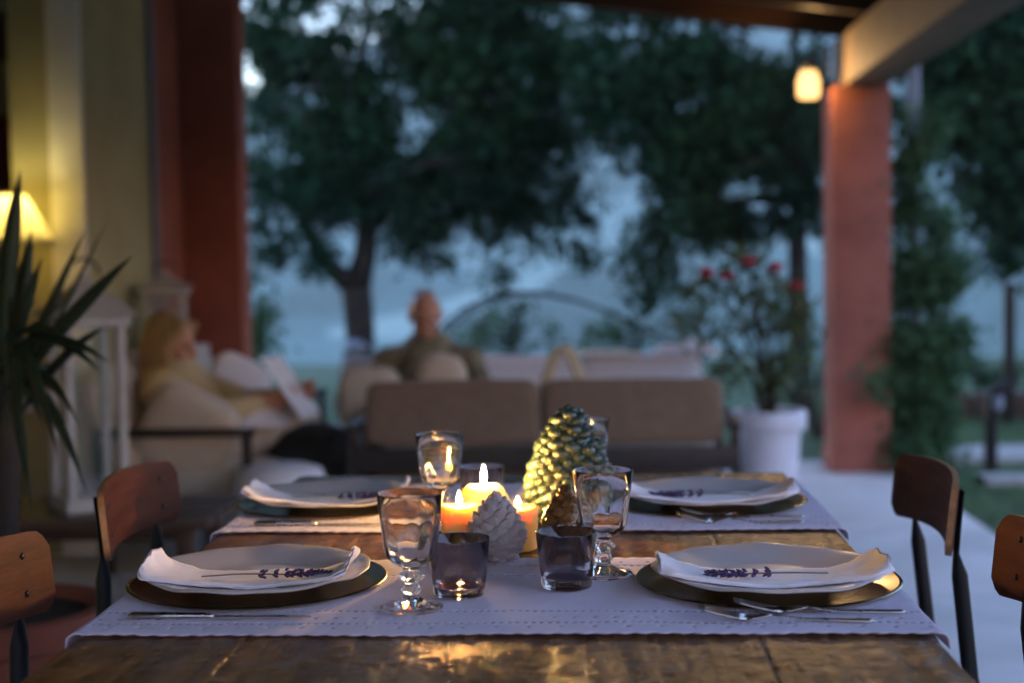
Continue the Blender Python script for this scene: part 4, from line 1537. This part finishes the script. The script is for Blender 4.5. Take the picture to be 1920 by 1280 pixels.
# ------------------------------------------------------------------ lace edged runners laid across the table
def runner(label, y0, y1, seed, hang_l, hang_r):
    st_ = .0045
    x0, x1 = TX0 - hang_l, TX1 + hang_r
    nx, ny = int((x1 - x0) / st_), int((y1 - y0) / st_)
    vs, fs = [], []
    rr_ = .010

    def fold(x):
        for (ex, sg) in ((TX0 - .006, -1), (TX1 + .006, 1)):
            o = (x - ex) * sg
            if o > 0:
                a = min(o / rr_, PI / 2)
                return ex + sg * (rr_ * math.sin(a) + .06 * max(0, o - rr_ * PI / 2)), -(rr_ * (1 - math.cos(a))) - max(0, o - rr_ * PI / 2) * .99
        return x, 0
    for j in range(ny + 1):
        for i in range(nx + 1):
            x = x0 + (x1 - x0) * i / nx
            y = y0 + (y1 - y0) * j / ny
            e = min(j, ny - j)
            sgn = -1 if j < ny / 2 else 1
            if e < 3:
                y += sgn * (3 - e) / 3 * .0045 * abs(math.sin(x * PI / .021))
            y += .006 * fbm(x * 2.2, seed, 3, 2) + .0025 * fbm(x * 9, seed + (4 if sgn > 0 else 0), 3, 2)
            xx, dz = fold(x)
            wv = .0022 * (1 + fbm(x * 5 + seed, y * 9, 2.2, 3)) + .0012 * max(0, math.sin(y * 46 + fbm(x * 3, y * 3, seed) * 4)) * max(0, fbm(x * 2, y * 2, seed + 8))
            vs.append((xx - tcx, y - tcy, TZ + .0022 + dz + wv))
    for j in range(ny):
        for i in range(nx):
            e = min(j, ny - 1 - j)
            # drawn-thread hem lines and little eyelets are real holes in the weave
            if e in (9, 21) and i % 2 == 0:
                continue
            if (e == 5 and i % 8 == 3) or (e == 14 and i % 5 == 1 and (i // 30) % 2 == 0):
                continue
            fs.append((j * (nx + 1) + i, j * (nx + 1) + i + 1, (j + 1) * (nx + 1) + i + 1, (j + 1) * (nx + 1) + i))
    o = MB().add(vs, fs).build('table_runner', M['linen'], loc=(tcx, tcy, 0), angle=180)
    s_ = o.modifiers.new('thickness', 'SOLIDIFY')
    s_.thickness = .0009
    s_.offset = -1
    return tag(o, label, 'table runner', 'lace edged white table runners')


runner('white lace edged runner across the near half of the table under the goblet and tumblers', 1.515, 1.90, 2.0, .03, .03)
runner('white lace edged runner across the far end of the table beyond the candles', 2.11, 2.56, 7.0, .04, .03)


# ------------------------------------------------------------------ place settings
CH, PLT = MB(), MB()
CH.lathe([(0, 0), (.105, 0), (.150, .0010), (.1585, .0030), (.1615, .0040), (.1625, .0052), (.1612, .0066), (.1575, .0064), (.148, .0042), (.108, .0030), (.104, .0022), (0, .0022)], 96)
ch_me = CH.mesh('charger_plate', M['charger'], True, 60)
PROF = [(0, .003), (.062, .003), (.066, 0), (.072, 0), (.076, .003), (.092, .0065), (.128, .0125), (.141, .0150), (.1425, .0165), (.1410, .0182), (.136, .0180), (.124, .0160), (.094, .0100), (.080, .0060), (.066, .0050), (0, .0050)]


def wavy(r, z, a):
    k = max(0, (r - .09) / .05)
    return r * (1 + .009 * k * math.sin(12 * a + .6) * math.cos(2.5 * math.sin(a * 2)) + .006 * k * math.sin(5 * a)), z + .0008 * k * math.sin(6 * a + 1) + .0007 * k * math.sin(11 * a)


PLT.lathe(PROF, 144, mod=wavy)
pl_me = PLT.mesh('dinner_plate', M['porcelain'], True, 60)


def plate_z(r):
    t = [(0, .0050), (.066, .0050), (.080, .0060), (.094, .0100), (.124, .0160), (.136, .0182), (.145, .0195), (.3, .040)]
    for (r0, z0), (r1, z1) in zip(t, t[1:]):
        if r <= r1:
            return z0 + (z1 - z0) * (r - r0) / (r1 - r0)
    return t[-1][1]


def napkin_mesh(seed, flip, lift):
    """Folded cloth laid across the plate: follows the bowl, its ends standing up past the rim. Two plies, the upper one set back."""
    b_ = MB()
    for ply in range(3):
        n1, n2 = 64, 20
        L, Wd = .296 - .002 * ply, .122 - .003 * ply
        vs, fs = [], []
        for j in range(n2 + 1):
            for i in range(n1 + 1):
                u, v = i / n1 * 2 - 1, j / n2 * 2 - 1
                w_ = Wd * (.80 + .34 * abs(u) ** 2.2 - .30 * max(0, abs(u) - .82) / .18)
                x = u * L / 2 + .004 * fbm(v * 2, seed + ply, u * 2, 2)
                y = -.034 + v * w_ / 2 + .007 * fbm(u * 2.3, seed, 4, 2)
                r = math.hypot(x, y)
                z = plate_z(min(r, .150)) + .0022 * (1 + ply * .7)
                e = max(0, (abs(u) - .70) / .30)
                side = lift[0] if u < 0 else lift[1]
                z += side * e ** 1.5 * (.88 + .12 * v - .25 * v ** 4) + .0022 * max(0, fbm(u * 3.2 + seed, v * 2.2, 7 + ply * .06, 3)) * (1 + 2.2 * e)
                z += .0030 * e * math.sin(v * 3.2 + seed) + .0011 * abs(fbm(u * 7 + seed, v * 4.5, 2.5, 3)) + .0016 * max(0, 1 - abs(v + .25 + .2 * u) / .06)
                x -= .020 * e ** 2 * math.copysign(1, u) * (.5 if side < .016 else 1)
                vs.append((x, y, z))
        for j in range(n2):
            for i in range(n1):
                fs.append((j * (n1 + 1) + i, j * (n1 + 1) + i + 1, (j + 1) * (n1 + 1) + i + 1, (j + 1) * (n1 + 1) + i))
        nv = len(vs)
        W_ = n1 + 1
        vs += [(x, y, z - .0012) for x, y, z in vs]
        fs += [tuple(k + nv for k in reversed(f)) for f in fs]
        bd = [i for i in range(W_)] + [j * W_ + n1 for j in range(1, n2 + 1)] + [n2 * W_ + i for i in range(n1 - 1, -1, -1)] + [j * W_ for j in range(n2 - 1, 0, -1)]
        for a, c in zip(bd, bd[1:] + bd[:1]):
            fs.append((a, a + nv, c + nv, c))
        b_.add(vs, fs)
    return b_


def lavender(label, loc_, rz, ln, tilt, gap=True):
    t = thing('lavender_sprig', label, 'lavender', loc_, rz, 'lavender sprigs on the napkins')
    t.rotation_euler = (0, tilt, rz)
    b_ = MB()
    b_.tube([(-ln * .55, 0, 0), (-ln * .3, .004 * math.sin(ln * 900), .001), (-ln * .12, .003 * math.sin(ln * 900), .001), (ln * .1, 0, 0), (ln * .42, 0, .001)], [.0009, .0010, .0010, .001, .0006], 6)
    b_.build('stem', M['lavender_stem'], t, angle=180)
    rr_ = random.Random(hash(label) % 999 if False else int(abs(loc_[0]) * 1e4))
    x = -.01
    fl = MB()
    k = 0
    while x < ln * .45:
        for q_ in range(7):
            a = q_ * 2 * PI / 7 + k
            r_ = .0042 * (1 - .45 * max(0, x) / (ln * .45)) + .001
            r_ *= rr_.uniform(.6, 1.35)
            fl.ell((x + rr_.uniform(-.003, .003), math.cos(a) * r_, max(-.0016, math.sin(a) * r_)), (.0042 * rr_.uniform(.6, 1.2), .0017, .0017), rot=(0, -.5 * math.sin(a), .6 * math.cos(a)), nu=7, nv=5)
        k += .7
        x += .0062 if (k > 1.5 or not gap) else .015
    fl.build('flower_spike', M['lavender'], t, angle=180)
    return t


spots = [
    (-.425, 1.762, 'near left place beside the goblet', 1, (.018, .020), 1.0), (.214, 1.758, 'near right place beside the tumbler', -1, (.013, .015), 3.0),
    (-.436, 2.355, 'far left place before the armchair', 1, (.014, .018), 5.0), (.188, 2.350, 'far right place beside the green cone', -1, (.012, .015), 8.0)]
SET_Z = TZ + .0052
for i, (x, y, where, fl, lift, sd_) in enumerate(spots):
    o = link('charger_plate', ch_me, None, (x, y, SET_Z))
    tag(o, 'dark bronze charger plate at the ' + where, 'charger plate', 'dark charger plates')
    o.rotation_euler[2] = i * .7
    o = link('dinner_plate', pl_me, None, (x, y - .002, SET_Z + .0024))
    o.rotation_euler[2] = .3 + i * 1.1
    tag(o, 'wavy rimmed cream dinner plate at the ' + where, 'plate', 'cream dinner plates')
    o = napkin_mesh(sd_, fl, lift).build('napkin', M['napkin'], loc=(x, y - .002, SET_Z + .0024), angle=180)
    tag(o, 'white folded napkin with raised ends at the ' + where, 'napkin', 'white napkins on plates')
for (px, py, Y, rz, ln, where) in ((505, 1072, 1.705, .10, .155, 'near left place'), (1425, 1075, 1.705, PI + .03, .150, 'near right place'), (650, 925, 2.31, .02, .165, 'far left place'), (1300, 922, 2.31, PI - .02, .165, 'far right place')):
    q = P(px, py, Y)
    i = ['near left place', 'near right place', 'far left place', 'far right place'].index(where)
    lavender('purple lavender sprig lying on the napkin at the ' + where, (q.x, spots[i][1] - .047, SET_Z + .0024 + .0050 + .0125), rz, ln, 0)


# cutlery
def knife(label, loc_, rz):
    t = thing('table_knife', label, 'knife', loc_, rz, 'silver cutlery')
    b_ = MB()
    n = 16
    vs, fs = [], []
    for i in range(n + 1):
        u = i / n
        x = .0 + u * .115
        w_ = .0085 * (1 - max(0, u - .75) * 2.4) + .001
        vs += [(x, -w_ * .5, .0015), (x, w_ * .7, .0013), (x, w_ * .7, .0022), (x, -w_ * .5, .0030)]
    for i in range(n):
        a, c = i * 4, i * 4 + 4
        for k in range(4):
            fs.append((a + k, a + (k + 1) % 4, c + (k + 1) % 4, c + k))
    fs += [(3, 2, 1, 0), (n * 4, n * 4 + 1, n * 4 + 2, n * 4 + 3)]
    b_.add(vs, fs)
    b_.build('blade', M['steel'], t)
    b_ = MB()
    b_.tube([(-.095, 0, .0042), (-.09, 0, .0042), (-.05, 0, .0042), (-.008, 0, .0040), (.004, 0, .0030)], [.002, .0070, .0062, .0050, .0030], 12, flat=([1] * 5, [.6] * 5, (0, 1, 0)))
    b_.build('handle', M['steel'], t, angle=180)


def fork(label, loc_, rz):
    t = thing('table_fork', label, 'fork', loc_, rz, 'silver cutlery')
    zc = lambda x: .0022 + (.016 * max(0, (x - .03) / .07) ** 1.3 if x > .03 else .0045 * math.sin(max(0, (x + .02)) / .05 * PI))
    b_ = MB()
    xs_ = [-.105, -.10, -.07, -.03, -.01, .005]
    b_.tube([(x, 0, zc(x)) for x in xs_], [.003, .0052, .0046, .0030, .0026, .0034], 10, flat=([1] * 6, [.45] * 6, (0, 1, 0)))
    b_.build('handle', M['steel'], t, angle=180)
    b_ = MB()
    xs_ = [.003, .012, .022, .034]
    b_.tube([(x, 0, zc(x)) for x in xs_], [.0036, .0085, .0110, .0108], 12, flat=([1] * 4, [.16] * 4, (0, 1, 0)))
    b_.build('head', M['steel'], t, angle=180)
    for k in range(4):
        yy = (k - 1.5) * .0060
        MB().tube([(x, yy, zc(x)) for x in (.032, .045, .06, .075, .086)], [.0018, .0017, .0016, .0014, .0006], 7).build('tine', M['steel'], t, angle=180)


knife('knife lying at the near left place along the runner edge', (*P(395, 1161, 1.578).xy, TZ + .0050), .01)
knife('knife lying at the far left place along the runner edge', (*P(590, 985, 2.155).xy, TZ + .0050), -.01)
fork('fork nearer the runner edge at the near right place', (*P(1455, 1172, 1.565).xy, TZ + .0050), PI - .10)
fork('fork nearer the charger at the near right place', (*P(1520, 1158, 1.60).xy, TZ + .0050), PI - .05)
fork('fork nearer the runner edge at the far right place', (*P(1375, 984, 2.16).xy, TZ + .0050), PI - .08)
fork('fork nearer the charger at the far right place', (*P(1380, 975, 2.205).xy, TZ + .0050), PI - .05)


# ------------------------------------------------------------------ glasses
def goblet_mesh():
    b_ = MB()
    outer = [(0, 0), (.034, 0), (.0365, .0012), (.0365, .003), (.030, .0055), (.018, .0095), (.0105, .014), (.0085, .0175), (.0105, .021), (.0115, .0235), (.0095, .027), (.0080, .031),
             (.0105, .0345), (.0150, .0385), (.0150, .0410), (.0105, .0445), (.0085, .0475), (.0110, .051), (.0195, .0555), (.0255, .0610), (.0290, .068), (.0310, .078), (.0328, .092), (.0352, .110), (.0385, .1385), (.0388, .1402)]
    inner = [(.0383, .1408), (.0376, .1402), (.0341, .112), (.0313, .092), (.0289, .078), (.0262, .069), (.0205, .0630), (.010, .0595), (0, .059)]

    def fac(r, z, a):
        if .050 < z < .0995 and r > .012:
            k = 1 - abs((z - .074) / .026) ** 2
            return r * (1 + .055 * max(0, k) * (abs(math.sin(5 * a)) - .35)), z
        if z < .006 and r > .015:
            return r, z + (.0007 * abs(math.sin(10 * a)) if z > .002 else 0)
        if .012 < z < .048:
            return r * (1 + .05 * math.cos(8 * a)), z
        return r, z
    n = 80
    b_.lathe(outer, n, mod=fac)
    k0 = len(outer)
    b2 = MB()
    b2.lathe(outer + inner, n, mod=lambda r, z, a: fac(r, z, a) if (r, z) in outer_set else (r, z))
    return b2


outer_set = {(.034, 0), (.0365, .0012), (.0365, .003), (.030, .0055), (.018, .0095), (.0105, .014), (.0085, .0175), (.0105, .021), (.0115, .0235), (.0095, .027), (.0080, .031),
             (.0105, .0345), (.0150, .0385), (.0150, .0410), (.0105, .0445), (.0085, .0475), (.0110, .051), (.0195, .0555), (.0255, .0610), (.0290, .068), (.0310, .078), (.0328, .092), (.0352, .110)}
go_me = goblet_mesh().mesh('wine_goblet', M['glass'], True, 180)
t_b = MB()
t_b.lathe([(0, .001), (.024, .0005), (.0300, .0012), (.0312, .004), (.0322, .015), (.0345, .040), (.0378, .0735), (.0379, .0745), (.0368, .0750), (.0360, .0742), (.0330, .042), (.0308, .018), (.0290, .0135), (.020, .0120), (0, .0116)], 72)
tu_me = t_b.mesh('tumbler', M['smoked_glass'], True, 180)
GZ = TZ + .0052
for (x, y, z, label, r) in (
        (-.212, 1.622, GZ, 'clear pressed goblet nearest the camera, left of the smoked tumblers', 0), (.012, 1.795, GZ, 'clear pressed goblet before the green ceramic cone, right of the tumblers', .5),
        (-.238, 2.19, GZ, 'clear pressed goblet behind the left candle', .9), (-.010, 2.385, GZ, 'clear pressed goblet half hidden behind the green ceramic cone', 1.3)):
    tag(link('wine_goblet', go_me, None, (x, y, z), (0, 0, r), (1, 1, .965)), label, 'wine glass', 'clear pressed glass goblets')
for (x, y, label) in ((-.163, 1.690, 'smoked grey tumbler beside the nearest goblet, before the candles'), (-.034, 1.730, 'smoked grey tumbler before the gold brown cone'),
                      (-.182, 2.300, 'smoked grey tumbler behind the domed candle on the far runner')):
    tag(link('tumbler', tu_me, None, (x, y, GZ), None, (1, 1, .93)), label, 'tumbler', 'smoked glass tumblers')


# ------------------------------------------------------------------ candles
def candle(label, x, y, prof, wax, fh, top, lean, flame='low_flame'):
    t = thing('candle', label, 'candle', (x, y, TZ + .0015), 0, 'lit candles')
    b_ = MB()
    b_.lathe(prof, 48, mod=lambda r, z, a: (r * (1 + .012 * math.sin(3 * a + z * 40) + .006 * math.sin(7 * a)), z + (.0012 * math.sin(2 * a + 1) if z > top - .02 and r > .006 else 0)))
    b_.build('wax', wax, t, angle=180)
    b_ = MB()
    b_.tube([(0, 0, top - .004), (lean * .3, 0, top + .004), (lean, 0, top + .009)], [.0012, .0011, .0009], 6)
    b_.build('wick', M['wick'], t)
    b_ = MB()
    b_.lathe([(0, 0), (.0022, .001), (.0038, .006), (.0043, .010), (.0036, fh * .55), (.0020, fh * .8), (.0007, fh * .96), (0, fh)], 14, c=(lean * .6, 0, top + .004))
    b_.build('flame', M[flame], t, angle=180)
    return t


candle('large ivory candle melted to a dome, burning behind the white cone', -.166, 2.125,
       [(0, .0), (.040, 0), (.043, .004), (.043, .030), (.0415, .044), (.037, .057), (.030, .068), (.023, .0745), (.016, .0755), (.010, .0740), (0, .0735)], M['wax_ivory'], .030, .0740, .002, 'flame').scale = (1, 1, .92)
candle('small ivory pillar candle burning beside the nearest goblet', -.183, 1.940,
       [(0, 0), (.025, 0), (.0272, .003), (.0275, .060), (.0272, .0685), (.0240, .0705), (.0215, .0680), (.012, .0655), (0, .0650)], M['wax_orange'], .021, .0655, -.0035)
candle('orange pillar candle burning low behind the white cone at its side', -.109, 1.985,
       [(0, 0), (.0275, 0), (.030, .003), (.030, .050), (.0295, .0585), (.0265, .0600), (.0235, .0570), (.012, .0540), (0, .0535)], M['wax_amber'], .017, .0540, .004)


# ------------------------------------------------------------------ cones
def spiky_scale():
    """Thick pointed scale with a faceted tip, pointing along +X, its top towards +Z."""
    b_ = MB()
    ring = lambda x, w_, h_, dz: [(x, -w_, dz), (x, -w_ * .45, dz - h_ * .8), (x, w_ * .45, dz - h_ * .8), (x, w_, dz), (x, w_ * .35, dz + h_), (x, -w_ * .35, dz + h_)]
    vs = ring(-.55, .50, .46, 0) + ring(.02, .60, .50, 0) + ring(.36, .30, .20, .16) + [(.50, 0, .24)]
    fs = [tuple(range(5, -1, -1))]
    for q_ in range(2):
        for k in range(6):
            fs.append((q_ * 6 + k, q_ * 6 + (k + 1) % 6, q_ * 6 + 6 + (k + 1) % 6, q_ * 6 + 6 + k))
    fs += [(12 + k, 12 + (k + 1) % 6, 18) for k in range(6)]
    return b_.add(vs, fs)


def knob_scale():
    b_ = MB().ell((0, 0, 0), (.60, .66, .52), nu=10, nv=8)
    b_.v = [tuple(Vector(p) * (1 + .32 * fbm(p[0] * 1.7 + 3, p[1] * 1.7, p[2] * 1.7, 2)) + Vector((.0, 0, -.12 * p[0]))) for p in b_.v]
    return b_


def cone(name, label, cat, loc_, prof, n, scale_me, core_m, size, tilt, turns=2.39996, taper=.55, jit=.1, rz=0):
    t = thing(name, label, cat, loc_, rz)
    MB().lathe(prof, 28).build('core', core_m, t, angle=180)
    zmax = prof[-1][1]
    pr = [(r, z) for r, z in prof if r > 1e-5]
    # spread by area
    cum, zz = [0], []
    fine = []
    for k in range(400):
        z = pr[0][1] + (zmax - pr[0][1]) * k / 399
        for (r0, z0), (r1, z1) in zip(prof, prof[1:]):
            if z0 <= z <= z1:
                r = r0 + (r1 - r0) * (z - z0) / max(1e-9, z1 - z0)
        fine.append((r, z))
    for (r, z), (r2, z2) in zip(fine, fine[1:]):
        cum.append(cum[-1] + (r + .004) * math.hypot(r2 - r, z2 - z))
    rr_ = random.Random(len(label))
    for i in range(n):
        tgt = cum[-1] * (i + .5) / n
        k = min(range(len(cum)), key=lambda q_: abs(cum[q_] - tgt))
        r, z = fine[k]
        r2, z2 = fine[min(k + 4, 399)]
        sl = math.atan2(r - r2, max(1e-6, z2 - z))
        a = i * turns
        u = z / zmax
        s_ = size * (1 - taper * u ** 1.4) * (.72 + .55 * min(1, u * 4)) * rr_.uniform(1 - jit, 1 + jit)
        pit = -(tilt * .35 + sl * .9 + tilt * .65 * u)
        o = link('scale', scale_me, t, (math.cos(a) * r, math.sin(a) * r, z), None, (s_, s_, s_))
        o.rotation_euler = (Matrix.Rotation(a, 3, 'Z') @ Matrix.Rotation(pit, 3, 'Y') @ Matrix.Rotation(rr_.uniform(-.12, .12), 3, 'X')).to_euler()
    return t


sp_w = spiky_scale().mesh('scale', M['cone_white'], False)
sp_b = spiky_scale()
sp_b = sp_b.mesh('scale', M['cone_brown'], False)
kn_g = knob_scale().mesh('scale', M['cone_green'], True, 180)
cone('white_pine_cone', 'white painted pine cone standing between the candles and tumblers', 'pine cone', (-.131, 1.890, TZ + .0025),
     [(0, 0), (.014, .001), (.021, .010), (.027, .026), (.0285, .040), (.025, .056), (.018, .072), (.009, .086), (.002, .094), (0, .095)], 86, sp_w, M['cone_white'], .0150, .35, rz=.4).scale = (1.22, 1.22, 1.0)
cone('brown_pine_cone', 'glossy gold brown pine cone behind the smoked tumbler', 'pine cone', (-.035, 1.850, TZ + .002),
     [(0, 0), (.016, .001), (.022, .012), (.027, .030), (.0275, .048), (.024, .066), (.017, .084), (.009, .100), (.003, .110), (0, .111)], 92, sp_b, M['cone_brown'], .0135, .8, rz=1.1, jit=.3).scale = (1.22, 1.22, 1.0)
cone('ceramic_pine_cone', 'large green glazed ceramic pine cone behind the brown cone', 'ornament', (-.036, 2.160, TZ + .004),
     [(0, 0), (.040, .001), (.052, .010), (.059, .030), (.0605, .055), (.055, .085), (.045, .115), (.032, .142), (.017, .164), (.006, .176), (0, .178)], 185, kn_g, M['cone_green'], .0158, .25, taper=.25, jit=.35)


# ------------------------------------------------------------------ chairs: plywood back on a black tube frame, facing +X
def make_chair(label, loc_, rz, splay, seed):
    t = thing('dining_chair', label, 'chair', loc_, rz, 'plywood dining chairs with black tube frames')
    Wd, Ht, th = .385, .108, .012
    nu, nv = 36, 10
    zc = .768
    bx = -.19

    def surf(u, v, off):
        # u -1..1 along the back, v -1..1 up; ends bow towards the table
        k = abs(u)
        hh = Ht / 2 * (1 - max(0, (k - .86) / .14) ** 2.2 * .42)
        y = u * Wd / 2
        x = bx + .20 * (y * y) / .2 * .9 - .10 * (v * hh)
        z = zc + v * hh + .010 * (1 - k * k)
        n_ = Vector((1, -2 * .20 * y / .2 * .9, .10)).normalized()
        return Vector((x, y, z)) + n_ * off
    vs, fs = [], []
    for off in (th / 2, -th / 2):
        for j in range(nv + 1):
            for i in range(nu + 1):
                u, v = i / nu * 2 - 1, j / nv * 2 - 1
                vs.append(surf(u, v, off * (1 if max(abs(u), abs(v)) < .97 else .78)))
    W_ = nu + 1
    nn = W_ * (nv + 1)
    mi = []
    for j in range(nv):
        for i in range(nu):
            f = (j * W_ + i, j * W_ + i + 1, (j + 1) * W_ + i + 1, (j + 1) * W_ + i)
            fs += [f, tuple(k + nn for k in reversed(f))]
    nf = len(fs)
    bd = [i for i in range(W_)] + [j * W_ + nu for j in range(1, nv + 1)] + [nv * W_ + i for i in range(nu - 1, -1, -1)] + [j * W_ for j in range(nv - 1, 0, -1)]
    b_ = MB()
    ed_ = [(a, a + nn, c + nn, c) for a, c in zip(bd, bd[1:] + bd[:1])]
    b_.add(vs, fs + ed_)
    b_.mi = [0] * nf + [1] * len(ed_)
    b_.build('backrest', [M['chair_wood'], M['chair_edge']], t, angle=50)
    # seat
    vs, fs = [], []
    n1 = 18
    for off in (0, -.011):
        for j in range(n1 + 1):
            for i in range(n1 + 1):
                u, v = i / n1 * 2 - 1, j / n1 * 2 - 1
                m_ = max(abs(u), abs(v)) ** 1
                l_ = (abs(u) ** 5 + abs(v) ** 5) ** .2
                k = m_ / l_ if l_ > 0 else 1
                vs.append((.01 + u * k * .185, v * k * .19, .462 + off - .010 * (1 - v * v) + (.012 * (-u) ** 3 if u < 0 else -.014 * u ** 3)))
    W_ = n1 + 1
    nn = W_ * W_
    for j in range(n1):
        for i in range(n1):
            f = (j * W_ + i, j * W_ + i + 1, (j + 1) * W_ + i + 1, (j + 1) * W_ + i)
            fs += [f, tuple(k + nn for k in reversed(f))]
    bd = [i for i in range(W_)] + [j * W_ + n1 for j in range(1, n1 + 1)] + [n1 * W_ + i for i in range(n1 - 1, -1, -1)] + [j * W_ for j in range(n1 - 1, 0, -1)]
    fs += [(a, a + nn, c + nn, c) for a, c in zip(bd, bd[1:] + bd[:1])]
    MB().add(vs, fs).build('seat', M['chair_wood'], t, angle=50)
    for sy in (-1, 1):
        y = sy * .135
        q = surf(y / (Wd / 2), 0, -th / 2)
        top = surf(y / (Wd / 2), .72, -th / 2 - .004)
        low = surf(y / (Wd / 2), -1.05, -th / 2 - .005)
        b2 = MB()
        pts = [top, surf(y / (Wd / 2), 0, -th / 2 - .004), low, low + Vector((-splay * .12, 0, -.035)), Vector((low.x - splay * .5, y, .52)), Vector((low.x - splay, y, .40)), Vector((low.x - splay - .05, y * 1.25, .0))]
        b2.tube(pts, [.0125] * 7, 12, flat=([1, 1, 1, .98, 1, 1, 1], [.28, .28, .30, .98, 1, 1, 1], (0, 1, 0)))
        b2.build('rear_leg', M['dark_metal'], t, angle=60)
        MB().tube([(.17, sy * .17, .44), (.175, sy * .172, .22), (.18, sy * .175, 0)], .0125, 12).build('front_leg', M['dark_metal'], t, angle=60)
        MB().tube([(low.x - splay * .8, y, .436), (0, sy * .155, .436), (.17, sy * .17, .436)], .010, 10).build('side_rail', M['dark_metal'], t, angle=60)
        for v in (-.45, .45):
            p = surf(y / (Wd / 2), v, th / 2 + .0006)
            MB().ell(p, (.0022, .0048, .0048), nu=10, nv=6).build('rivet', M['dark_metal'], t, angle=180)
    MB().tube([(.17, -.17, .43), (.17, .17, .43)], .010, 10).build('front_rail', M['dark_metal'], t, angle=60)
    return t


ch1 = make_chair('plywood chair at the far left of the table, before the lantern bench', (-.587, 2.300, 0), 0, .01, 1)
chairs = [(ch1, None)]
clone(ch1, 'plywood chair at the near left of the table, cut off by the frame', (-.560, 1.640, 0), .02)
ch3 = make_chair('plywood chair at the far right of the table on the pale floor', (.370, 2.310, 0), PI, .045, 2)
clone(ch3, 'plywood chair at the near right of the table, mostly out of frame', (.378, 1.715, 0), PI)
